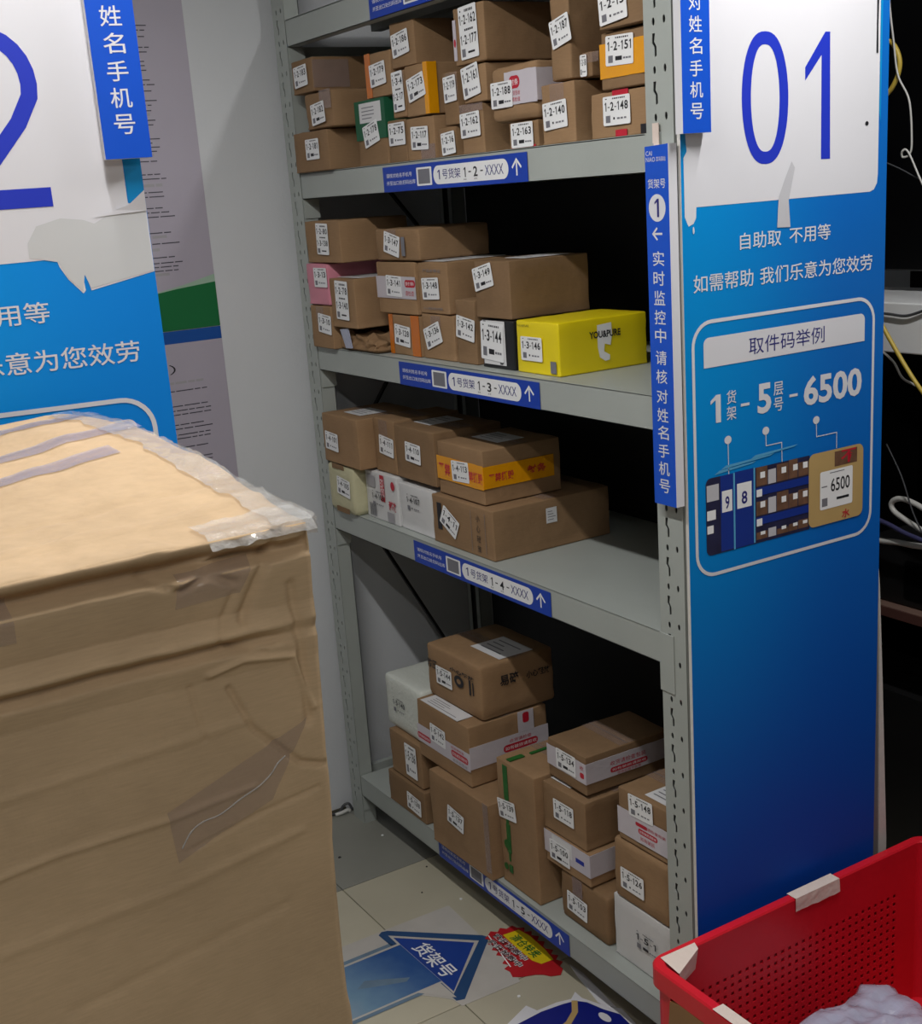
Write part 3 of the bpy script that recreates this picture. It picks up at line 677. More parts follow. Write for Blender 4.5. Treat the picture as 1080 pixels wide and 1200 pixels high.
# ================================================================== parcels
DATA = {
'2a181':(-1.420,0.201,-0.014,0.0,1.8860,0.099,0.20,(0.115,0.054,0)),
'2d178':(-1.141,0.150,0.028,0.0,1.8860,0.149,0.20,(0.077,0.072,12)),
'2h75':(-0.989,0.087,0.029,0.0,1.8860,0.096,0.20,(0.049,0.063,0)),
'2i117':(-0.900,0.123,0.029,0.0,1.8860,0.093,0.20,(0.061,0.047,-2)),
'2k1':(-0.765,0.078,0.028,0.0,1.8860,0.062,0.20,(0.049,0.028,4)),
'2l162':(-0.667,0.089,0.030,0.0,1.8860,0.100,0.20,(0.024,0.059,2)),
'2p163':(-0.491,0.105,0.031,0.0,1.8860,0.052,0.20,(0.051,0.025,0)),
'2q140':(-0.373,0.110,0.029,0.0,1.8860,0.111,0.20,(0.049,0.053,3)),
't148':(-0.219,0.159,0.030,0.0,1.8860,0.080,0.20,(0.079,0.046,0)),
'2b182':(-1.331,0.151,-0.014,0.0,1.9857,0.088,0.20,(0.077,0.036,5)),
'2e179':(-1.073,0.122,0.030,0.0,2.0360,0.099,0.20,(0.061,0.050,4)),
'2g17':(-0.948,0.062,0.025,0.0,1.9828,0.100,0.20,(0.035,0.056,2)),
'2g173':(-0.883,0.103,0.024,0.0,1.9796,0.108,0.20,(0.053,0.060,10)),
'2j119':(-0.729,0.060,0.028,0.0,1.9494,0.108,0.20,(0.035,0.073,3)),
'2n161':(-0.649,0.090,0.030,0.0,1.9870,0.075,0.20,(0.034,0.043,8)),
'2o188':(-0.541,0.166,0.025,0.0,1.9394,0.107,0.20,(0.046,0.052,0)),
'2r187':(-0.337,0.066,0.030,0.0,1.9980,0.150,0.20,(0.040,0.086,12)),
'2s':(-0.269,0.035,0.050,0.0,1.9980,0.045,0.20,(0.010,0.014,0)),
'u151':(-0.176,0.127,0.024,0.0,1.9670,0.097,0.20,(0.057,0.063,-2)),
'2c183':(-1.387,0.124,-0.015,0.0,2.0749,0.081,0.20,(0.056,0.041,3)),
'2f186':(-0.949,0.110,0.032,0.0,2.0884,0.097,0.20,(0.049,0.050,6)),
'2m177':(-0.671,0.119,0.029,0.0,2.0633,0.113,0.22,(0.062,0.061,2)),
'v':(-0.162,0.133,0.012,0.0,2.0655,0.078,0.20,(0.043,0.034,5)),
'3c1':(-1.420,0.128,-0.014,0.0,1.4370,0.113,0.20,(0.110,0.065,-5)),
'3i128':(-1.066,0.149,0.033,0.0,1.4370,0.098,0.20,(0.066,0.048,-5)),
'3j136':(-0.908,0.146,0.035,0.0,1.4370,0.105,0.20,(0.052,0.056,18)),
'3k142':(-0.753,0.084,0.034,0.0,1.4370,0.144,0.20,(0.049,0.080,-8)),
'3m144':(-0.645,0.129,0.032,0.0,1.4370,0.105,0.20,(0.047,0.058,-3)),
'3n146':(-0.506,0.153,0.031,0.0,1.4370,0.110,0.23,(0.058,0.052,0)),
'3b':(-1.420,0.057,-0.014,0.0,1.5510,0.107,0.20,(0.088,0.071,0)),
'3d140':(-1.361,0.149,0.012,0.0,1.4970,0.125,0.20,(0.096,0.070,-2)),
'3g141':(-1.111,0.193,0.032,0.0,1.5364,0.125,0.20,(0.090,0.067,-2)),
'3h148':(-0.916,0.135,0.038,0.0,1.5427,0.119,0.20,(0.059,0.058,2)),
'3l149':(-0.667,0.140,0.037,0.0,1.5432,0.124,0.21,(0.040,0.088,12)),
'3a80':(-1.406,0.202,-0.013,0.0,1.6593,0.106,0.20,(0.106,0.060,-2)),
'3f147':(-1.101,0.214,0.031,0.0,1.6631,0.077,0.20,(0.087,0.039,-12)),
'4e105':(-1.416,0.156,-0.014,0.0,0.9885,0.135,0.20,(0.101,0.075,-6)),
'4f103':(-1.258,0.180,0.021,0.0,0.9885,0.131,0.20,(0.075,0.057,0)),
'4g107':(-1.076,0.164,0.025,0.0,0.9885,0.121,0.20,(0.076,0.076,0)),
'4h11':(-0.903,0.271,0.020,0.7,0.9885,0.121,0.34,(0.083,0.062,-28)),
'4a101':(-1.420,0.212,-0.013,0.0,1.1240,0.135,0.20,(0.057,0.060,-3)),
'4b111':(-1.206,0.114,0.033,0.0,1.1209,0.142,0.20,(0.071,0.072,-5)),
'4c110':(-1.090,0.198,0.032,0.0,1.1209,0.136,0.20,(0.095,0.073,-3)),
'4d113':(-0.890,0.207,0.038,0.0,1.1104,0.130,0.22,(0.108,0.067,3)),
'5e138':(-1.241,0.209,0.000,0.0,0.1590,0.095,0.20,(0.149,0.041,-4)),
'5f137':(-0.956,0.279,-0.024,1.3,0.1590,0.208,0.30,(0.126,0.111,-8)),
'5g139':(-0.674,0.162,0.012,0.0,0.1590,0.334,0.24,(0.041,0.206,8)),
'5k103':(-0.461,0.184,0.033,0.0,0.1590,0.124,0.22,(0.072,0.053,-3)),
'5n1':(-0.260,0.196,0.037,0.0,0.1590,0.152,0.20,(0.113,0.076,0)),
'5d136':(-1.227,0.178,0.008,0.0,0.2554,0.127,0.20,(0.123,0.066,0)),
'5b142':(-1.042,0.263,0.003,0.0,0.3680,0.164,0.24,(0.110,0.091,-2)),
'5j':(-0.505,0.172,0.030,0.7,0.2839,0.083,0.22,(0.060,0.040,0)),
'5m126':(-0.251,0.187,0.032,0.6,0.3119,0.144,0.20,(0.069,0.057,0)),
'5c140':(-1.258,0.213,0.021,0.0,0.3829,0.154,0.20,(0.087,0.075,0)),
'5a144':(-1.043,0.264,0.045,0.8,0.5331,0.147,0.23,(0.091,0.071,0)),
'5i118':(-0.510,0.163,0.033,0.7,0.3674,0.120,0.22,(0.084,0.066,0)),
'5l148':(-0.231,0.159,0.038,1.1,0.4568,0.121,0.20,(0.077,0.097,2)),
'5h134':(-0.511,0.151,0.055,-1.1,0.4944,0.095,0.24,(0.077,0.057,0)),
}
DATA['3c1'] = (-1.420, .127, -.014, 0.0, 1.437, .113, .20, (.095, .065, -5))
DATA['3b'] = (-1.420, .127, -.014, 0.0, 1.551, .107, .20, (.088, .071, 0))
DATA['3d140'] = (-1.290, .142, -.014, 0.0, 1.497, .125, .20, (.072, .070, -2))
# code -> (numbers on the pickup label, carton material, looks, where, label size, corner radius)
INFO = {
 '2a181': ('1-2-181', 'kraft', 'brown carton', 'lowest at the left end'), '2b182': ('1-2-182', 'kraft', 'worn brown carton', 'middle of the left stack'),
 '2c183': ('1-2-183', 'kraft_dark', 'small brown carton', 'on top of the left stack'), '2d178': ('1-2-178', 'kraft', 'brown carton with a green top half', 'second column from the left'),
 '2e179': ('1-2-179', 'kraft', 'small carton edged in orange tape', 'on the green topped one'), '2f186': ('1-2-186', 'kraft', 'brown carton', 'raised on the taped cartons'),
 '2g17': ('1-3-4|1-2-17', 'kraft', 'narrow carton with two numbers', 'left of the yellow striped one'), '2g173': ('1-2-173', 'kraft', 'carton with a yellow tape stripe', 'mid height'),
 '2h75': ('1-2-75', 'kraft', 'narrow brown carton', 'bottom row'), '2i117': ('1-2-117', 'kraft', 'brown carton', 'bottom row'),
 '2j119': ('1-2-119', 'kraft_dark', 'narrow brown carton', 'mid height'), '2k1': ('1-2-16', 'kraft_dark', 'low brown carton', 'bottom row'),
 '2l162': ('1-2-162', 'kraft', 'brown carton', 'bottom row'), '2m177': ('1-2-162|1-2-177', 'kraft', 'big brown carton with tall white label', 'top of the pile'),
 '2n161': ('1-2-161', 'kraft', 'carton with a crumpled label', 'under the big one'), '2o188': ('1-2-188', 'kraft', 'tape-wrapped brown parcel with red print', 'middle of the shelf'),
 '2p163': ('1-2-163', 'kraft_dark', 'flat brown carton', 'under the taped parcel'), '2q140': ('1-2-140', 'kraft', 'upright brown carton', 'right half, bottom row'),
 '2r187': ('1-2-187', 'kraft', 'tall brown carton', 'standing on 1-2-140'), '2s': ('1-2-18', 'kraft_dark', 'tiny brown carton', 'set back between two larger ones'),
 't148': ('1-2-148', 'kraft', 'brown carton with red tape tab', 'bottom right by the upright'), 'u151': ('1-2-151', 'kraft', 'carton with a wide yellow tape band', 'right end'),
 'v': ('1-2-15', 'kraft', 'brown carton', 'top right corner, cut by the frame'),
 '3c1': ('1-3-10', 'kraft', 'brown carton', 'lowest at the left end'), '3b': ('1-3-13', 'pink_carton', 'pink box', 'middle of the left stack'),
 '3a80': ('1-2-80|1-3-138', 'kraft', 'brown carton with two numbers', 'on the pink box'), '3d140': ('1-2-78|1-3-140', 'kraft', 'brown carton with two numbers', 'before the pink box'),
 '3i128': ('1-3-128', 'kraft', 'carton with orange tape edges', 'bottom row'), '3j136': ('1-3-136', 'kraft', 'carton with a tilted label', 'bottom row'),
 '3k142': ('1-3-142', 'kraft', 'narrow upright carton', 'left of the black box'), '3m144': ('1-3-144', 'black_carton', 'black box with large white label', 'bottom row'),
 '3n146': ('1-3-146', 'yellow_carton', 'bright yellow YOU&PURE box', 'right of the black box'), '3g141': ('1-3-141', 'kraft', 'carton with white and red tape', 'second row'),
 '3h148': ('1-3-148', 'kraft', 'plain square carton', 'second row'), '3l149': ('1-3-149', 'kraft', 'large plain carton', 'on the black box'),
 '3f147': ('1-3-147', 'kraft', 'dented wide carton', 'top of the pile'),
 '4e105': ('1-4-105', 'cream_foam', 'cream taped foam box', 'left end, lower row'), '4f103': ('1-4-103', 'white_carton', 'white box with red print', 'lower row'),
 '4g107': ('1-4-107', 'white_carton', 'plain white box', 'lower row'), '4h11': ('1-4-11', 'kraft', 'long brown carton with tilted label', 'right end, lower row'),
 '4a101': ('1-4-101', 'kraft', 'brown carton', 'left end, upper row'), '4b111': ('1-4-111', 'kraft', 'brown carton', 'upper row'),
 '4c110': ('1-4-110', 'kraft', 'brown carton', 'upper row'), '4d113': ('1-4-113', 'kraft', 'carton with yellow tape and red print', 'upper row'),
 '5e138': ('1-5-138', 'kraft', 'low brown carton', 'left end on the deck'), '5f137': ('1-5-137', 'kraft', 'large plain brown carton', 'on the deck'),
 '5g139': ('1-5-139', 'kraft', 'tall carton with green tape down its front', 'middle'), '5k103': ('1-5-103', 'kraft_dark', 'creased brown carton', 'bottom of the third stack'),
 '5n1': ('1-5-1', 'white_carton', 'white box', 'at the right upright on the deck'), '5d136': ('1-5-136', 'kraft', 'carton with a long white label', 'under the foam box'),
 '5b142': ('1-5-142', 'kraft', 'carton with red and white tape', 'second from the top'), '5j': ('1-5-100', 'kraft', 'flat carton with a white tape band', 'in the third stack'),
 '5m126': ('1-5-126', 'kraft', 'rounded brown carton', 'on the white box'), '5c140': ('1-5-140', 'white_foam', 'white foam box', 'left of the pile'),
 '5a144': ('1-5-144', 'kraft', 'dark-marked brown carton', 'topmost of the pile'), '5i118': ('1-5-118', 'kraft', 'plain carton', 'in the third stack'),
 '5l148': ('1-5-148', 'kraft', 'carton with white tape and red print', 'behind the right upright'), '5h134': ('1-5-134', 'kraft', 'carton banded in red printed white tape', 'topmost of the third stack'),
}
SHELF = {'2': 'second', 't': 'second', 'u': 'second', 'v': 'second', '3': 'third', '4': 'fourth', '5': 'bottom'}
BIG = {'2m177': (.068, .104), '2g17': (.05, .085), '3a80': (.068, .078), '3d140': (.070, .097), '3m144': (.088, .082), '5d136': (.062, .095), '2n161': (.066, .062), '2s': (.02, .038), '2j119': (.05, .052), '2k1': (.056, .046)}
# patches: face, u0, u1, v0, v1 (fractions), material, part name
PATCH = {
 '2d178': [('F', 0, 1, .40, 1, 'green_carton', 'green_sleeve'), ('F', .16, .88, .66, .96, 'white_paper', 'address_label'), ('R', 0, 1, .40, 1, 'green_carton', 'green_sleeve')],
 '2e179': [('F', 0, .22, 0, 1, 'orange_tape', 'packing_tape')], '2g173': [('F', .84, 1, 0, 1, 'yellow_tape', 'packing_tape'), ('R', 0, .12, 0, 1, 'yellow_tape', 'packing_tape')],
 '2m177': [('F', -.0, .10, .1, .8, 'white_tape', 'packing_tape')],
 '2o188': [('F', .34, 1, .28, .86, 'white_tape', 'packing_tape'), ('R', 0, .8, .3, .85, 'white_tape', 'packing_tape')],
 't148': [('F', .42, .70, .86, 1, 'red_print', 'packing_tape'), ('F', .46, .66, 0, .16, 'red_print', 'packing_tape'), ('F', .90, 1, .0, .22, 'ink', 'printed_mark')],
 'u151': [('F', 0, 1, .20, .80, 'yellow_tape', 'packing_tape')], '2p163': [('F', .1, .9, 0, .12, 'red_print', 'packing_tape')],
 '3g141': [('F', 0, 1, .30, .72, 'white_tape', 'packing_tape')], '3i128': [('F', 0, .13, 0, 1, 'orange_tape', 'packing_tape'), ('F', .74, 1, 0, 1, 'orange_tape', 'packing_tape')],
 '3h148': [('T', .05, .8, .05, .9, 'white_paper', 'address_label')], '3l149': [('T', .35, .9, .25, .8, 'white_paper', 'address_label')], '3d140': [('T', .1, .95, .1, .9, 'white_paper', 'address_label')],
 '3m144': [('F', .08, .75, .08, .98, 'white_paper', 'address_label')],
 '4a101': [('T', .3, .75, .2, .6, 'white_paper', 'address_label')], '4c110': [('T', .1, .5, .25, .75, 'white_paper', 'address_label')], '4d113': [('T', .2, .75, .35, .7, 'white_paper', 'address_label'), ('F', 0, 1, .28, .72, 'yellow_tape', 'packing_tape'), ('R', 0, .9, .30, .70, 'yellow_tape', 'packing_tape')],
 '4h11': [('R', .44, .53, .52, .82, 'white_paper', 'address_label'), ('F', .10, .17, .30, .85, 'ink', 'printed_mark')],
 '4e105': [('F', .25, .7, .9, 1, 'kraft', 'packing_tape'), ('F', .3, .78, 0, .12, 'kraft', 'packing_tape')],
 '5a144': [('T', .45, .95, .3, .75, 'white_paper', 'address_label')],
 '5b142': [('F', 0, 1, .26, .56, 'white_tape', 'packing_tape'), ('R', 0, 1, .30, .66, 'white_tape', 'packing_tape'), ('R', .62, .82, .66, 1, 'white_tape', 'packing_tape'), ('T', .1, .8, .0, .2, 'white_paper', 'address_label')],
 '5h134': [('F', 0, 1, .30, .82, 'white_tape', 'packing_tape'), ('R', 0, 1, .30, .82, 'white_tape', 'packing_tape')],
 '5i118': [('T', .05, .5, .1, .5, 'white_paper', 'address_label')], '5j': [('F', 0, 1, .30, .98, 'white_tape', 'packing_tape'), ('R', 0, 1, .30, .98, 'white_tape', 'packing_tape')],
 '5l148': [('F', 0, 1, .12, .62, 'white_tape', 'packing_tape'), ('T', .45, .97, .08, .45, 'white_paper', 'address_label'), ('T', .5, .95, .5, .9, 'white_paper', 'address_label')],
 '5g139': [('F', .19, .31, .70, .97, 'green_tape', 'packing_tape'), ('F', .21, .27, .50, .70, 'green_tape', 'packing_tape'), ('F', .20, .30, .27, .50, 'green_tape', 'packing_tape'), ('F', .23, .27, .20, .27, 'green_tape', 'packing_tape'), ('F', .22, .31, .11, .17, 'green_tape', 'packing_tape'), ('T', .22, .32, .04, .22, 'green_tape', 'packing_tape'), ('T', .26, .32, .30, .62, 'green_tape', 'packing_tape')],
 '5k103': [('F', .3, .5, .2, 1, 'clear_tape', 'packing_tape')], '5m126': [('R', 0, .9, .2, .9, 'clear_tape', 'packing_tape')],
 '2b182': [('F', .6, 1, .5, 1, 'clear_tape', 'packing_tape')], '2c183': [('R', .0, .5, .1, .9, 'clear_tape', 'packing_tape')], '2i117': [('F', .5, 1, 0, .35, 'clear_tape', 'packing_tape')],
 '5f137': [('F', .92, 1, .1, 1, 'clear_tape', 'packing_tape')], '2l162': [('F', 0, 1, .85, 1, 'clear_tape', 'packing_tape')],
}
def face_frame(mb, f, w, d, h):
    if f == 'F': mb.frame((-w/2, -d/2, 0), (1, 0, 0), (0, 0, 1)); return w, h
    if f == 'R': mb.frame((w/2, -d/2, 0), (0, 1, 0), (0, 0, 1)); return d, h
    mb.frame((-w/2, -d/2, h), (1, 0, 0), (0, 1, 0)); return w, d
def pickup_label(t, w, d, h, cx, cz, rot, codes, lw, lh, plate=True, lift=.0016, seed=0):
    mb = MB(); a = radians(rot)
    U = Vector((cos(a), 0, sin(a))); V = Vector((-sin(a), 0, cos(a)))
    o = Vector((-w/2+cx, -d/2-lift, cz)); mb.frame(o-U*lw/2-V*lh/2, U, V)
    if plate: mb.prism(rr(0, 0, lw, lh, .003, n=2), 0, .0005, 'label_white')
    e = .0008; rnd = random.Random(seed); n = len(codes); m = 'ink'
    mb.rect(.10*lw, .90*lh, .16*lw, .93*lh, e, m)
    for i in range(7): mb.rect((.36+.07*i)*lw, .885*lh, (.36+.07*i+.05)*lw, .935*lh, e, 'ink' if i % 3 else 'ink_grey')
    if n == 1:
        mb.text(codes[0], .07*lw, .50*lh, .93*lw, .80*lh, e, m, .022)
        mb.rect(.10*lw, .10*lh, .27*lw, .34*lh, e, 'ink_grey')
        if seed % 3 == 0: mb.rect(.36*lw, .16*lh, .60*lw, .30*lh, e, 'ink')
        else: mb.rect(.38*lw, .19*lh, .44*lw, .27*lh, e, 'ink')
        for i in range(3): mb.rect((.52+.13*i if seed % 3 else .64+.1*i)*lw, .19*lh, (.62+.12*i if seed % 3 else .72+.1*i)*lw, .25*lh, e+.0001, 'ink_grey')
    else:
        mb.text(codes[0], .05*lw, .66*lh, .95*lw, .84*lh, e, m, .022); mb.text(codes[1], .05*lw, .28*lh, .95*lw, .46*lh, e, m, .022)
        for i in range(5): mb.rect((.3+.1*i)*lw, .53*lh, (.38+.1*i)*lw, .57*lh, e, 'ink')
        mb.rect(.08*lw, .05*lh, .28*lw, .20*lh, e, 'ink_grey'); mb.rect(.42*lw, .10*lh, .8*lw, .14*lh, e, 'ink')
    return mb.build('pickup_label', t)
def red_bands(mb, fw, fh, spots, e, txt='如有破损请拒收'):
    for (u0, v0, u1, v1) in spots:
        mb.rrect(u0*fw, v0*fh, u1*fw, v1*fh, (v1-v0)*fh*.45, e, 'red_print')
        mb.text(txt, (u0+.03*(u1-u0))*fw+.002, (v0+.25*(v1-v0))*fh, u1*fw-.004, (v0+.75*(v1-v0))*fh, e+.0002, 'label_white')
CNT = {}
for si, (key, (xl, w, yf, ya, z0, h, d, lab)) in enumerate(DATA.items()):
    codes, mname, look, where = INFO[key]
    shelf = SHELF[key[0]]; a = radians(ya); first = codes.split('|')[-1]
    c = Vector((xl, yf, z0))+Vector((cos(a)*w/2-sin(a)*d/2, sin(a)*w/2+cos(a)*d/2, 0))
    label = '%s numbered %s, %s of the %s shelf' % (look, first, where, shelf)
    if len(label.split()) > 16: label = '%s numbered %s, %s' % (look, first, where)
    t = thing('parcel', label, 'box', c, a, 'parcels on the %s shelf' % shelf)
    rnd = random.Random(si*13+5); amp = .0028; r = .0045
    if key in ('5a144',): r = .012; amp = .004
    if key in ('4e105', '5c140'): r = .014; amp = .003
    if key in ('2o188',): r = .014; amp = .006
    if key in ('5m126', '5k103'): r = .012; amp = .004
    if key in ('3f147', '2r187', '2b182'): r = .008; amp = .005
    off = Vector((rnd.random()*9, rnd.random()*9, rnd.random()*9))
    def disp(p, n, off=off, amp=amp, w=w, d=d, h=h):
        if p.z < .004: return Vector((0, 0, 0))
        v = noise.noise(p*16+off)*.7+noise.noise(p*45+off)*.35+.5
        # dents near the edges are deeper; always inwards
        ex = sum(1 for q, l in ((abs(p.x), w/2), (abs(p.y), d/2), (abs(p.z-h/2), h/2)) if q > l-.012)
        return -n*amp*max(0, v)*(1.15 if ex > 1 else .8 if ex else .6)
    k = 7; mb = MB()
    soft_box(mb, axis_coords(-w/2, w/2, r, k), axis_coords(-d/2, d/2, r, k), axis_coords(0, h, r, 6), r, mname, disp)
    body = mb.build('carton', t, smooth=True)
    # flap seams: the closing joint of the top flaps and the folded edge on the front
    if mname.startswith('kraft'):
        mb = MB(); mb.frame((0, 0, h), (1, 0, 0), (0, 1, 0)); mb.rect(-w/2+.004, -.0006, w/2-.004, .0006, .0004, 'ink_grey')
        mb.rect(-w/2+.003, -.022, w/2-.003, .022, .0002, 'clear_tape')
        if si % 2 and key[0] != '5' and key not in PATCH:
            mb.frame((-w/2, -d/2, 0), (1, 0, 0), (0, 0, 1)); mb.rect(w*.30, h*.55, w*.30+.045, h-.003, .0003, 'clear_tape')
        mb.build('packing_tape', t)
    for i, (f, u0, u1, v0, v1, m, nm) in enumerate(PATCH.get(key, [])):
        mb = MB(); fw, fh = face_frame(mb, f, w, d, h); e = .0006+.0003*i
        x0, x1, y0, y1 = u0*fw, u1*fw, v0*fh, v1*fh
        n = 10; tp = []; bt = []
        wob = .0012 if nm == 'packing_tape' else .0
        for q in range(n+1):
            x = x0+(x1-x0)*q/n; tp.append((x, y1+wob*noise.noise(Vector((x*40, i, si))))); bt.append((x, max(.0015, y0+wob*noise.noise(Vector((x*40, i+9, si))))))
        mb.prism(bt+tp[::-1], 0, e, m)
        ee = e+.0003
        if nm == 'address_label':
            for q in range(4):
                ly = y0+(y1-y0)*(.2+.18*q); mb.rect(x0+(x1-x0)*.12, ly, x0+(x1-x0)*rnd.uniform(.5, .9), ly+(y1-y0)*.045, ee, 'ink_grey')
        if m == 'white_tape':
            if key == '5b142':
                if f == 'F': red_bands(mb, fw, fh, [(.0, .32, .26, .42), (.66, .36, .97, .47)], ee); mb.text('收货请检查', .66*fw, .49*fh, .9*fw, .53*fh, ee, 'red_print'); mb.text('验货后签收', .68*fw, .28*fh, .95*fw, .33*fh, ee, 'ink_grey')
                elif v0 < .5: red_bands(mb, fw, fh, [(.42, .40, .86, .52)], ee); mb.text('收货请检查', .5*fw, .54*fh, .78*fw, .60*fh, ee, 'red_print')
                else: mb.rrect(.68*fw, .80*fh, .76*fw, .97*fh, .006, ee, 'red_print')
            elif key == '5h134':
                if f == 'F': mb.rrect(.86*fw, .42*fh, .96*fw, .56*fh, .004, ee, 'red_print'); mb.text('收', .86*fw, .62*fh, .95*fw, .74*fh, ee, 'red_print')
                else: red_bands(mb, fw, fh, [(.28, .40, .72, .53)], ee); mb.text('收货请检查包装', .28*fw, .58*fh, .70*fw, .70*fh, ee, 'red_print'); mb.text('签收后概不负责', .36*fw, .31*fh, .64*fw, .38*fh, ee, 'red_print')
            elif key == '2o188' and f == 'F':
                red_bands(mb, fw, fh, [(.44, .56, .66, .78)], ee, '封条'); mb.text('验货签收', .46*fw, .44*fh, .66*fw, .52*fh, ee, 'red_print'); mb.text('请检查', .48*fw, .33*fh, .66*fw, .41*fh, ee, 'red_print')
            elif key == '3g141': red_bands(mb, fw, fh, [(.74, .52, 1.0, .66)], ee, '封条'); mb.text('请检查', .74*fw, .36*fh, .96*fw, .46*fh, ee, 'red_print')
            elif key == '2m177': mb.disc(.05*fw, .4*fh, .004, .008, ee, 'red_print')
            elif key == '5l148': red_bands(mb, fw, fh, [(.42, .30, .80, .40)], ee); mb.rrect(.37*fw, .43*fh, .60*fw, .50*fh, .003, ee, 'red_print'); mb.text('收货请检查包装', .45*fw, .44*fh, .96*fw, .50*fh, ee+.0002, 'red_print'); mb.text('如有破损', .46*fw, .18*fh, .74*fw, .26*fh, ee, 'red_print')
            elif key == '5j' and f == 'F': mb.rect(.18*fw, .50*fh, .62*fw, .95*fh, ee, 'white_paper'); mb.rect(.70*fw, .55*fh, .88*fw, .68*fh, ee, 'ink_blue'); mb.text('中通', .72*fw, .72*fh, .84*fw, .8*fh, ee, 'ink') if False else None
        if key == '4d113' and m == 'yellow_tape':
            if f == 'F': mb.text('严禁', .04*fw, .36*fh, .30*fw, .60*fh, ee, 'red_print', .02); mb.text('严禁撕毁', .60*fw, .38*fh, .99*fw, .58*fh, ee, 'red_print', .02)
            else: mb.text('严禁撕毁', .06*fw, .40*fh, .38*fw, .56*fh, ee, 'red_print', .02); mb.text('封条', .55*fw, .42*fh, .8*fw, .58*fh, ee, 'red_print', .02)
        if key == '5g139' and f == 'F':
            mb.disc(.14*fw, .14*fh, .008, .009, ee, 'green_tape'); mb.disc(.20*fw, .33*fh, .012, .012, ee, 'green_tape')
        mb.build(nm, t)
    # printed marks on cartons
    mk = MB(); e = .0012
    if key == '5a144':
        face_frame(mk, 'F', w, d, h)
        mk.text('防压', .05*w, .55*h, .22*w, .72*h, e, 'ink', .02); mk.disc(.62*w, .55*h, .022, .016, e, 'ink'); mk.disc(.62*w, .55*h, .010, .007, e+.0003, 'kraft')
        mk.text('小心轻放', .46*w, .68*h, .90*w, .76*h, e, 'ink', .03); mk.rect(.80*w, .40*h, .83*w, .68*h, e, 'ink'); mk.rect(.86*w, .42*h, .88*w, .66*h, e, 'ink')
        face_frame(mk, 'R', w, d, h); mk.text('易碎', .25*d, .55*h, .5*d, .75*h, e, 'ink', .02); mk.text('小心轻放', .6*d, .55*h, .92*d, .68*h, e, 'ink', .02)
    if key == '4h11':
        face_frame(mk, 'F', w, d, h)
        for q, ch in enumerate('小心轻放'): mk.text(ch, .74*w, (.70-.20*q)*h, .80*w, (.84-.20*q)*h, e, 'ink')
        for x in (.66, .88): mk.line([(x*w, .08*h), (x*w, .9*h)], .0012, e, 'ink_grey')
    if key == '3n146':
        fw, fh = face_frame(mk, 'R', w, d, h)
        mk.poly([(.42*fw, .86*fh), (.58*fw, .88*fh), (.585*fw, .66*fh), (.565*fw, .46*fh), (.50*fw, .50*fh), (.49*fw, .36*fh), (.555*fw, .28*fh), (.55*fw, .19*fh), (.50*fw, .18*fh), (.44*fw, .26*fh), (.42*fw, .45*fh)], e, 'label_white')
        mk.text('YOU&PURE', .33*fw, .62*fh, .68*fw, .75*fh, e+.0004, 'ink', .03)
        fw, fh = face_frame(mk, 'F', w, d, h); mk.text('YOU&PURE', .05*fw, .88*fh, .34*fw, .92*fh, e, 'ink'); mk.rect(.80*fw, .06*fh, .93*fw, .28*fh, e, 'ink_grey'); mk.text('优+P', .07*fw, .22*fh, .2*fw, .26*fh, e, 'ink') if False else None
    if key == '4f103':
        face_frame(mk, 'F', w, d, h); mk.rect(.10*w, .66*h, .34*w, .90*h, e, 'ink_faint'); mk.rect(.50*w, .42*h, .62*w, .96*h, e, 'red_print')
        mk.text('易碎品', .515*w, .50*h, .61*w, .9*h, e+.0003, 'label_white'); mk.text('请轻放', .72*w, .28*h, .94*w, .48*h, e, 'red_print', .03); mk.disc(.88*w, .80*h, .010, .012, e, 'red_print')
        for q in range(8): mk.rect((.12+.026*q)*w, .06*h, (.12+.026*q+.012+.006*(q % 2))*w, .32*h, e, 'ink_grey')
        mk.rect(.66*w, .04*h, .86*w, .24*h, e, 'ink_faint')
    if key == '3h148': face_frame(mk, 'F', w, d, h); mk.text('产品合格证', .2*w, .80*h, .8*w, .86*h, e, 'ink_grey'); mk.text('小心轻放请勿倒置', .15*w, .08*h, .8*w, .13*h, e, 'ink_grey')
    if key == '3f147': face_frame(mk, 'F', w, d, h); mk.rect(.62*w, .15*h, .70*w, .72*h, e, 'ink_grey')
    if key == '3m144': face_frame(mk, 'F', w, d, h); mk.rect(.5*w, .66*h, .68*w, .84*h, e+.0006, 'ink_grey'); mk.rect(.12*w, .85*h, .2*w, .98*h, e+.0006, 'ink_grey'); mk.text('ID', .58*w, .10*h, .68*w, .24*h, e+.0006, 'ink', .02)
    if mk.v: mk.build('printed_mark', t)
    lw, lh = BIG.get(key, (.076, .0495)); lw = min(lw, w*.92); lh = min(lh, h*.9)
    cx, cz, rot = lab; cx = min(max(cx, lw/2+.002), w-lw/2-.001); cz = min(max(cz, lh/2+.002), h-lh/2-.001)
    if rot > 9 or rot < -9: cx = lab[0]; cz = lab[1]
    pickup_label(t, w, d, h, cx, cz, rot, codes.split('|'), lw, lh, plate=mname not in ('white_foam', 'white_carton'), seed=si)

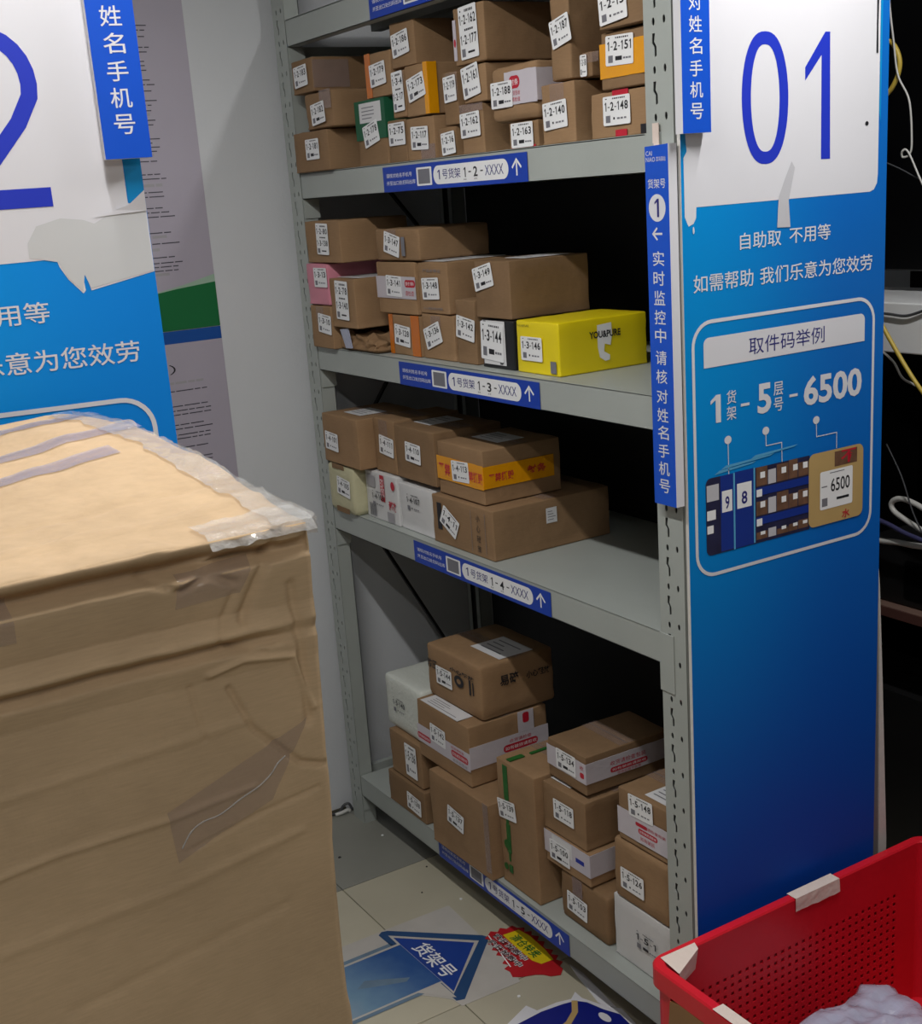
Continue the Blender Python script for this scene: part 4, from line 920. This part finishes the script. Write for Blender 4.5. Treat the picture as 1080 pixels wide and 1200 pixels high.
# crumpled kraft bag under parcel 1-3-140
t = thing('crumpled_bag', 'crumpled brown paper bag squeezed under the carton numbered 1-3-140', 'bag', (-1.18, .07, 1.437))
mb = MB()
def bagd(p, n): return Vector((0, 0, 0)) if n.z < -.02 else n*(-.010+.016*noise.noise(p*28)+.008*noise.noise(p*60)) if p.z > .003 else Vector((0, 0, 0))
soft_box(mb, axis_coords(-.107, .105, .02, 16), axis_coords(-.075, .09, .02, 8), axis_coords(0, .056, .018, 8), .018, 'kraft_dark',
         lambda p, n: bagd(p, n)+(Vector((0, 0, -(p.x+.02)*.22)) *(p.z/.056) if p.z > .02 and p.x > -.02 else Vector((0, 0, 0))))
mb.build('paper_body', t)
mb = MB().frame((-.085, -.0765, .009), (1, 0, 0), (.1, 0, 1)); mb.prism([(0, .045), (.045, .05), (.065, 0), (.03, -.002)], -.001, .0015, 'bag_plastic'); mb.build('plastic_window', t)

# ================================================================== the big carton in front
T = 1.565
cw = thing('shipping_carton', 'huge creased brown carton with torn clear tape filling the left foreground', 'box', (.405, -1.40, 0))
CO = Vector((.405, -1.40, 0))
def seg_d(p, a, b):
    ab = (b[0]-a[0], b[1]-a[1]); t_ = max(0, min(1, ((p[0]-a[0])*ab[0]+(p[1]-a[1])*ab[1])/(ab[0]**2+ab[1]**2)))
    return math.hypot(p[0]-a[0]-ab[0]*t_, p[1]-a[1]-ab[1]*t_)
CRE = [ # polylines on the front face (y, z), depth, width
 ([(-1.134, 1.436), (-1.117, 1.396), (-1.075, 1.353), (-1.055, 1.345)], -.0035, .0035), ([(-1.167, 1.445), (-1.160, 1.398)], -.0018, .003),
 ([(-1.34, 1.333), (-1.289, 1.338), (-1.199, 1.338), (-1.12, 1.345)], .0022, .004), ([(-1.185, 1.305), (-1.12, 1.318), (-1.06, 1.325)], -.0015, .003),
 ([(-1.34, 1.27), (-1.20, 1.275), (-1.08, 1.29)], .0015, .006), ([(-1.30, 1.20), (-1.10, 1.225)], -.0012, .006), ([(-1.34, 1.395), (-1.12, 1.405)], .0012, .006),
 ([(-1.17, 1.53), (-1.12, 1.548), (-1.06, 1.552)], .004, .005), ([(-1.12, 1.515), (-1.14, 1.475), (-1.10, 1.46)], -.002, .004), ([(-1.075, 1.56), (-1.10, 1.52), (-1.115, 1.49)], -.004, .006),
 ([(-1.07, 1.51), (-1.066, 1.45), (-1.064, 1.39)], -.003, .006), ([(-1.15, 1.452), (-1.12, 1.458), (-1.075, 1.45), (-1.06, 1.40)], .003, .004), ([(-1.19, 1.54), (-1.165, 1.527), (-1.14, 1.535), (-1.12, 1.524)], -.004, .005),
]
def sstep(a, b, x):
    t_ = max(0, min(1, (x-a)/(b-a))); return t_*t_*(3-2*t_)
PROF = [(1.558, 0, 1), (1.553, -.003, 1), (1.545, -.019, 1), (1.5410, -.021, 1), (1.5335, .003, 1), (1.529, .003, 1), (1.515, 0, 1), (1.496, -.004, 1), (1.4820, .0065, 1), (1.4795, .0065, 1), (1.4720, -.0065, 1), (1.4700, -.0065, 1), (1.4635, .0045, 1), (1.461, .0045, 1), (1.446, 0, 1)]
def cdisp(p, n):
    q = p+CO; out = Vector((0, 0, 0))
    if q.z < .01: return out
    if n.x > .5:
        y, z = q.y, q.z; wob = .003*noise.noise(Vector((y*7, 0, 1)))+.0010*noise.noise(Vector((y*31, 2, 1)))
        zz = z-wob
        prof = 0.0
        # rim leans in towards a deep fold, then the panel steps out again
        k = 1-.55*sstep(-1.13, -1.05, y)
        kk = 1-.75*sstep(-1.13, -1.06, y)
        for (za, oa, ka), (zb_, ob, kb) in zip(PROF, PROF[1:]):
            if za >= zz > zb_: prof += (oa+(ob-oa)*(za-zz)/(za-zb_))*(k if zz > 1.515 else kk)
        for pts, am, wd in CRE:
            if z < 1.15: break
            dd = min(seg_d((y, z), a, b) for a, b in zip(pts, pts[1:]))
            if dd < wd*2.2: prof += 1.25*am*math.exp(-(dd/(wd*.72))**2)
        prof += .0035*noise.noise(Vector((y*4, z*5, 3)))+.0007*noise.noise(Vector((y*16, z*22, 3)))+.0003*noise.noise(Vector((y*50, z*60, 3)))
        prof -= .010*sstep(-1.10, -1.03, y)*sstep(1.5, 1.2, z)*0
        out += Vector((1, 0, 0))*prof*sstep(.62, .98, n.x)
    if n.z > .5:
        x, y = q.x, q.y
        out += Vector((0, 0, 1))*(.004*noise.noise(Vector((x*5, y*14, 0)))+.0025*noise.noise(Vector((x*14, y*30, 4)))-.004+.0035*math.exp(-((x-.70+.02*noise.noise(Vector((y*8, 0, 0))))/.012)**2)-.003*math.exp(-((x-.62)/.01)**2)+.024*sin(max(0, min(1, (x+.05)/.8))*pi)*sstep(-1.30, -1.03, y))
    if q.y > -1.2: out += Vector((0, -(.009*sstep(1.56, 1.15, q.z))*sstep(-1.2, -1.06, q.y), 0))
    if n.y > .5:
        out += Vector((0, 1, 0))*(.006*noise.noise(Vector((q.x*6, q.z*8, 7)))+.002*noise.noise(Vector((q.x*30, q.z*30, 7)))+.008*sin(max(0, min(1, (q.x-.05)/.7))*pi)*sstep(1.2, 1.56, q.z)-.004)
    return out
def lerpn(a, b, n): return [a+(b-a)*i/n for i in range(n)]
xs = lerpn(.02, .6, 44)+lerpn(.6, .77, 40)+[.77, .776, .781, .785]
ys = lerpn(-1.78, -1.36, 20)+lerpn(-1.36, -1.075, 130)+lerpn(-1.075, -1.055, 14)+[-1.055, -1.050, -1.046, -1.045]
zs = lerpn(0, 1.0, 16)+lerpn(1.0, 1.28, 80)+lerpn(1.28, 1.44, 80)+lerpn(1.44, 1.55, 100)+[1.55, 1.556, 1.561, 1.565]
mb = MB(); soft_box(mb, [x-CO.x for x in xs], [y-CO.y for y in ys], zs, .009, 'kraft_big', cdisp); mb.build('carton', cw, smooth=True)
# clear tape over the top joint, the wrap on the right edge and the peeled piece on the front
def patch_on_top(x0, x1, y0, y1, m, name, lift=.0015, n=14):
    mb = MB(); vs = []; nx, ny = 24, n
    for i in range(nx+1):
        for j in range(ny+1):
            x = x0+(x1-x0)*i/nx; y = y0+(y1-y0)*j/ny; p = Vector((x-CO.x, y-CO.y, T)); q = p+cdisp(p, Vector((0, 0, 1)))
            vs.append((q.x, q.y, q.z+lift+.0006*noise.noise(Vector((x*60, y*60, 0)))))
    mb.add(vs, [(i*(ny+1)+j, (i+1)*(ny+1)+j, (i+1)*(ny+1)+j+1, i*(ny+1)+j+1) for i in range(nx) for j in range(ny)], m)
    return mb.build(name, cw, smooth=True)
patch_on_top(.405, .450, -1.77, -1.10, 'lavender_tape', 'clear_tape', n=60)
patch_on_top(.285, .335, -1.77, -1.04, 'lavender_tape', 'clear_tape', n=60)
patch_on_top(.10, .15, -1.77, -1.035, 'lavender_tape', 'clear_tape', n=60)
mb = MB(); vs = []; nx, nt = 80, 16
for i in range(nx+1):
    x = .06+(.788-.06)*i/nx
    for j in range(nt+1):
        s_ = j/nt; rag = .012*noise.noise(Vector((x*22, 5, 0)))
        if s_ < .5: y = -1.078+rag*.6+(.036-rag*.6)*s_*2; z = T+.003; p = Vector((min(x, .78)-CO.x, min(y, -1.05)-CO.y, T)); dz = cdisp(p, Vector((0, 0, 1))).z; z += dz
        else: y = -1.0415+.001*sin(x*70); z = T+.002-(s_-.5)*2*(.020+rag*.5); p = Vector((min(x, .78)-CO.x, -1.045-CO.y, z)); y += max(0, cdisp(p, Vector((0, 1, 0))).y)
        vs.append((x-CO.x, y-CO.y+.0018*noise.noise(Vector((x*90, s_*9, 1))), z+.0018*noise.noise(Vector((x*80, s_*8, 7)))))
mb.add(vs, [(i*(nt+1)+j, (i+1)*(nt+1)+j, (i+1)*(nt+1)+j+1, i*(nt+1)+j+1) for i in range(nx) for j in range(nt)], 'clear_wrap')
mb.build('plastic_wrap', cw, smooth=True)
mb = MB(); vs = []; nx, nt = 60, 10     # wrap band along the front edge near the corner
for i in range(nx+1):
    y = -1.135+(.092)*i/nx
    for j in range(nt+1):
        s_ = j/nt; rag = .008*noise.noise(Vector((y*30, 2, 0))); x = .735+rag+(.050-rag)*s_; p = Vector((min(x, .78)-CO.x, min(y, -1.05)-CO.y, T)); z = T+.0035+cdisp(p, Vector((0, 0, 1))).z-(.010*max(0, (s_-.85)/.15))
        vs.append((x+.004*max(0, (s_-.85)/.15)-CO.x, y-CO.y, z+.0016*noise.noise(Vector((y*110, s_*9, 3)))))
mb.add(vs, [(i*(nt+1)+j, (i+1)*(nt+1)+j, (i+1)*(nt+1)+j+1, i*(nt+1)+j+1) for i in range(nx) for j in range(nt)], 'clear_wrap'); mb.build('plastic_wrap', cw, smooth=True)
def front_patch(pts, m, name, lift=.0012, n=10):
    """a sheet following the dented front, corners given as four (y, z)"""
    mb = MB(); vs = []
    for i in range(n+1):
        for j in range(n+1):
            u, v = i/n, j/n; a, b, c, d = [Vector(q) for q in pts]
            q = (a*(1-u)+b*u)*(1-v)+(d*(1-u)+c*u)*v; p = Vector((.785-CO.x, q.x-CO.y, q.y)); r = p+cdisp(p, Vector((1, 0, 0)))
            vs.append((r.x+lift+.0004*noise.noise(Vector((q.x*90, q.y*90, 0))), r.y, r.z))
    mb.add(vs, [(i*(n+1)+j, (i+1)*(n+1)+j, (i+1)*(n+1)+j+1, i*(n+1)+j+1) for i in range(n) for j in range(n)], m)
    return mb.build(name, cw, smooth=True)
front_patch([(-1.196, 1.298), (-1.105, 1.328), (-1.066, 1.392), (-1.200, 1.345)], 'clear_tape', 'clear_tape', n=24)
front_patch([(-1.36, 1.515), (-1.292, 1.515), (-1.292, 1.548), (-1.36, 1.548)], 'clear_tape', 'clear_tape')
front_patch([(-1.17, 1.512), (-1.115, 1.514), (-1.10, 1.540), (-1.165, 1.538)], 'clear_tape', 'clear_tape')
mb = MB(); pts = [(-1.192, 1.310), (-1.183, 1.322), (-1.172, 1.328), (-1.155, 1.330), (-1.135, 1.338), (-1.118, 1.345), (-1.105, 1.352), (-1.098, 1.360), (-1.090, 1.364)]
P3 = []
for y, z in pts:
    p = Vector((.785-CO.x, y-CO.y, z)); P3.append(p+cdisp(p, Vector((1, 0, 0)))+Vector((.002, 0, 0)))
mb.tube(smooth_path(P3, 5), .0007, 'clear_wrap', 6); mb.build('tape_curl', cw, smooth=True)

# ================================================================== red basket
bx0, bx1, by0, by1, bz = .085, .66, -.155, .62, .40
bk = thing('red_basket', 'big red perforated plastic basket with tape scraps on its rim', 'basket', ((bx0+bx1)/2, (by0+by1)/2, 0))
BO = Vector(((bx0+bx1)/2, (by0+by1)/2, 0))
mb = MB(); mb.o = -BO
wt = .022
outer = rr(bx0, by0, bx1, by1, .035); inner = rr(bx0+wt, by0+wt, bx1-wt, by1-wt, .022)
n = len(outer)
def ring(pa, za, pb, zb): mb.add([mb.p(x, y, za) for x, y in pa]+[mb.p(x, y, zb) for x, y in pb], [(i, (i+1) % n, n+(i+1) % n, n+i) for i in range(n)], 'red_plastic')
o2 = rr(bx0+.003, by0+.003, bx1-.003, by1-.003, .033); i2 = rr(bx0+wt-.003, by0+wt-.003, bx1-wt+.003, by1-wt+.003, .024); o3 = rr(bx0+.006, by0+.006, bx1-.006, by1-.006, .03)
ring(o3, bz-.045, outer, bz-.042); ring(outer, bz-.042, outer, bz-.004); ring(outer, bz-.004, o2, bz); ring(o2, bz, i2, bz); ring(i2, bz, inner, bz-.004)
mb.build('rim', bk, smooth=False)
def wall_panel(p0, p1, z0, z1, holes, name='wall'):
    """vertical wall from p0 to p1 with a real grid of square holes (a0, a1, z0, z1) along it"""
    mb = MB(); mb.o = -BO; d = Vector((p1[0]-p0[0], p1[1]-p0[1], 0)); L = d.length; mb.frame(Vector((p0[0], p0[1], 0))-BO, d, (0, 0, 1))
    a0, a1, h0, h1 = holes; pitch = .0195; nx = int((a1-a0)/pitch); nz = int((h1-h0)/pitch); a1 = a0+nx*pitch; h1 = h0+nz*pitch
    def q(x0, y0, x1, y1):
        mb.rect(x0, y0, x1, y1, 0, 'red_plastic')
    q(0, z0, a0, z1); q(a1, z0, L, z1); q(a0, z0, a1, h0); q(a0, h1, a1, z1); g = .0042
    for i in range(nx):
        for j in range(nz):
            cx = a0+(i+.5)*pitch; cz = h0+(j+.5)*pitch; X0_, X1_, Y0_, Y1_ = cx-pitch/2, cx+pitch/2, cz-pitch/2, cz+pitch/2
            O = [(X0_, Y0_), (X1_, Y0_), (X1_, Y1_), (X0_, Y1_)]; I = [(cx-g, cz-g), (cx+g, cz-g), (cx+g, cz+g), (cx-g, cz+g)]
            vs = [mb.p(x, y, 0) for x, y in O+I]+[mb.p(x, y, -.003) for x, y in I]
            mb.add(vs, [(k, (k+1) % 4, 4+(k+1) % 4, 4+k) for k in range(4)]+[(4+k, 4+(k+1) % 4, 8+(k+1) % 4, 8+k) for k in range(4)], 'red_plastic')
    return mb.build(name, bk)
ix0, ix1, iy0, iy1 = bx0+wt, bx1-wt, by0+wt, by1-wt
zb0 = .012
for (a, b, hl) in (((ix0, iy0+.02), (ix0, iy1-.02), 1), ((ix1, iy1-.02), (ix1, iy0+.02), 1), ((ix0+.02, iy1), (ix1-.02, iy1), 0), ((ix1-.02, iy0), (ix0+.02, iy0), 0)):
    L = math.dist(a, b); wall_panel(a[::1], b, zb0, bz-.003, (.05, L-.05, .03, .318) if hl else (.16, L-.16, .03, .12))
cr = rr(ix0, iy0, ix1, iy1, .02); m_ = 7
for c_ in range(4):
    seg = cr[c_*m_:(c_+1)*m_]
    mb = MB(); mb.o = -BO; mb.add([mb.p(x, y, zb0) for x, y in seg]+[mb.p(x, y, bz-.003) for x, y in seg], [(i, i+1, m_+i+1, m_+i) for i in range(m_-1)], 'red_plastic'); mb.build('corner_wall', bk, smooth=True)
mb = MB(); mb.o = -BO; ow = [(x, y) for x, y in rr(bx0+.010, by0+.010, bx1-.010, by1-.010, .028)]; n_ = len(ow)
mb.add([mb.p(x, y, .006) for x, y in ow]+[mb.p(x, y, bz-.043) for x, y in ow], [(i, (i+1) % n_, n_+(i+1) % n_, n_+i) for i in range(n_)], 'red_plastic')
for i in range(9):
    x = bx0+.06+i*.056; mb.box((x, by0+.004, .03), (x+.006, by0+.011, bz-.045), 'red_plastic')
mb.build('outer_skin', bk)
mb = MB(); mb.o = -BO; mb.box((bx0+.012, by0+.012, .0), (bx1-.012, by1-.012, .012), 'red_plastic'); mb.build('bottom', bk)
def tape_bit(a, b, wdt, m, over, name='tape_scrap', lift=.0015):
    """strip laid over the rim between a and b (x, y) with an inner flap of length over"""
    mb = MB(); mb.o = -BO; A = Vector((a[0], a[1], bz+lift)); Bv = Vector((b[0], b[1], bz+lift)); d = (Bv-A); nrm = Vector((-d.y, d.x, 0)).normalized()
    if nrm.dot(BO-A) < 0: nrm = -nrm
    pr = []
    for i in range(9):
        s_ = i/8; e = A+d*s_; j = .003*noise.noise(Vector((s_*7, a[0]*9, 1)))
        pr += [e-nrm*.001, e+nrm*(wdt+.0042), e+nrm*(wdt+.0045+.002*s_)+Vector((0, 0, -(over+j)))]
    mb.add([mb.p(*v) for v in pr], [(i*3+k, (i+1)*3+k, (i+1)*3+k+1, i*3+k+1) for i in range(8) for k in range(2)], m); return mb.build(name, bk)
tape_bit((bx0, .215), (bx0, .340), .020, 'masking_tape', .030)
tape_bit((.27, by0), (.345, by0), .020, 'masking_tape', .02)
mb = MB(); mb.o = -BO
mb.add([mb.p(*v) for v in ((.098, -.128, bz+.002), (.100, -.045, bz+.002), (.118, -.052, bz+.001), (.150, -.122, bz-.03), (.158, -.134, bz+.002), (.118, -.060, bz-.04))], [(0, 4, 2, 1), (2, 4, 3), (2, 3, 5)], 'masking_tape'); mb.build('tape_scrap', bk)
mb = MB(); mb.frame(Vector((.15, by0-.0008, .30))-BO, (1, 0, 0), (0, 0, 1)); mb.prism([(0, .0), (.15, .0), (.16, .055), (.03, .058), (.005, .05)], -.012, .0, 'kraft_patch'); mb.build('stuck_cardboard', bk)
# plastic bag lying in the basket
t = thing('plastic_bag', 'crumpled pale translucent plastic bag lying inside the red basket', 'bag', (.30, .24, .0125))
mb = MB(); soft_box(mb, axis_coords(-.13, .13, .05, 22), axis_coords(-.12, .14, .05, 22), axis_coords(0, .20, .05, 16), .05, 'bag_plastic',
    lambda p, n: n*(.018*noise.noise(p*18)+.010*noise.noise(p*42)+.004*noise.noise(p*90)-.004) if p.z > .01 else Vector((0, 0, 0))); mb.build('bag_film', t, smooth=True)

# ================================================================== computer desk behind the rack
dk = thing('computer_desk', 'dark desk with brown top and white monitor shelf behind board 01', 'desk', (.05, 1.25, 0)); DO = Vector((.05, 1.25, 0))
def D(mb, name, m=None, parent=dk, **k): mb.v = [tuple(Vector(v)-DO) for v in mb.v]; return mb.build(name, parent, **k)
mb = MB(); mb.box((-.75, .95, .720), (.85, 1.55, .745), 'desk_edge'); mb.box((-.75, .951, .745), (.85, 1.55, .747), 'desk_top'); D(mb, 'desk_top', bevel=.002)
for x in (-.75, .82): mb = MB(); mb.box((x, .97, 0), (x+.03, 1.55, .72), 'dark_cabinet'); D(mb, 'side_panel')
mb = MB(); mb.box((-.72, 1.50, .02), (.82, 1.52, .72), 'dark_cabinet'); D(mb, 'back_panel')
mb = MB(); mb.box((-.70, 1.0, .05), (-.1, 1.45, .50), 'dark_cabinet'); D(mb, 'drawer_unit')
mb = MB(); mb.box((-.75, 1.56, .0), (.85, 1.62, 2.35), 'screen_black'); D(mb, 'backboard')
for x in (-.75, .80): mb = MB(); mb.box((x, .93, .748), (x+.05, 1.555, 1.385), 'dark_cabinet'); D(mb, 'shelf_support')
mb = MB(); mb.box((-.75, .90, 1.386), (.85, 1.20, 1.50), 'white_plastic'); D(mb, 'monitor_shelf', bevel=.003)
t = thing('monitor', 'large black monitor on the white shelf', 'monitor', (-.1, 1.1, 1.5015)); mb = MB(); mb.box((-.45, -.01, .05), (.45, .05, .72), 'screen_black'); mb.build('screen', t, bevel=.004)
mb = MB(); mb.box((-.16, -.06, 0), (.16, .09, .012), 'dark_cabinet'); mb.box((-.03, .0, .012), (.03, .03, .08), 'dark_cabinet'); mb.build('stand', t)
t = thing('computer_case', 'black computer case lying on the brown desk top', 'computer', (-.12, 1.18, .7475)); mb = MB(); mb.box((-.28, -.20, 0), (.28, .2, .155), 'dark_cabinet'); mb.build('housing', t, bevel=.006)
mb = MB(); mb.frame((-.15, -.2005, .02), (1, 0, 0), (0, 0, 1)); mb.rrect(0, 0, .2, .10, .01, .0008, 'screen_black'); mb.build('front_plate', t)
t = thing('adapter_box', 'small dark adapter standing on the computer case', 'adapter', (-.26, 1.2, .903)); mb = MB(); mb.box((-.05, -.05, 0), (.06, .05, .20), 'dark_cabinet'); mb.build('housing', t, bevel=.004)
def cable(pts, r, m, label, name='cable'): mb = MB(); mb.tube(smooth_path(pts, 8), r, m, 8); return tag(mb.build(name, smooth=True), label, 'cable', None)
cable([(-.262, .86, 2.33), (-.251, .86, 2.156), (-.235, .86, 2.053), (-.222, .86, 1.986), (-.191, .86, 1.931), (-.182, .86, 1.849), (-.187, .86, 1.822), (-.201, .855, 1.817), (-.198, .85, 1.829), (-.186, .855, 1.826), (-.152, .86, 1.76), (-.10, .86, 1.68), (-.05, .885, 1.5), (-.02, .9, 1.504)], .0022, 'cable_white', 'thin white cable with a small knot hanging in the gap right of board 01')
cable([(-.30, .862, 1.82), (-.268, .862, 1.813), (-.221, .866, 1.795), (-.157, .869, 1.765), (-.08, .87, 1.74)], .0016, 'cable_dark', 'thin dim cable crossing behind the knotted white cable')
cable([(-.36, .88, 2.12), (-.30, .87, 2.07), (-.248, .868, 2.055), (-.225, .868, 2.015), (-.235, .868, 1.975), (-.27, .87, 1.945), (-.36, .88, 1.92)], .0052, 'cable_yellow', 'yellow cable loop at the upper edge of board 01')
cable([(-.32, .852, 1.54), (-.265, .85, 1.484), (-.223, .85, 1.428), (-.174, .85, 1.365), (-.126, .85, 1.312), (-.06, .88, 1.22), (0, .93, .93), (.02, .95, .912)], .0050, 'cable_yellow', 'yellow cable running down across the white monitor shelf')
cable([(-.32, .892, 1.478), (-.26, .892, 1.475), (-.212, .892, 1.473), (-.166, .893, 1.486), (-.121, .894, 1.500), (-.05, .91, 1.506)], .0032, 'cable_dark', 'grey cable drooping across the front of the white monitor shelf')
cable([(-.31, .868, 1.44), (-.263, .865, 1.401), (-.221, .865, 1.371), (-.196, .865, 1.338), (-.161, .865, 1.324), (-.114, .872, 1.303), (-.05, .905, 1.25), (.05, .965, .912)], .0028, 'cable_white', 'thin white cable below the monitor shelf')
CZ = .0
cable([(-.36, .945, .914), (-.312, .945, .915), (-.268, .945, .920), (-.218, .945, .922), (-.169, .948, .925), (-.10, .96, .918)], .0075, 'cable_white', 'thick white cable lying along the front of the computer case')
cable([(-.10, .955, .93), (-.194, .952, .960), (-.244, .95, .978), (-.283, .95, .996), (-.288, .95, 1.016), (-.263, .95, 1.029), (-.221, .95, 1.024), (-.171, .95, 1.006), (-.08, .95, .965)], .0068, 'cable_white', 'thick white cable looped upright on the computer case')
cable([(-.08, .985, .95), (-.162, .98, .968), (-.199, .975, .976), (-.207, .975, .995), (-.195, .975, 1.01), (-.164, .98, 1.013), (-.08, .99, .99)], .0068, 'cable_white', 'second smaller white cable loop on the computer case')
cable([(-.33, .93, .975), (-.277, .93, .965), (-.231, .93, .953), (-.181, .93, .945), (-.13, .935, .935), (-.06, .95, .93)], .0060, 'cable_navy', 'navy cable lying across the white cable loops')
cable([(-.30, .94, 1.16), (-.25, .935, 1.09), (-.21, .935, 1.0), (-.17, .94, .945), (-.1, .95, .92)], .002, 'cable_dark', 'thin black wire slanting down to the cable loops')
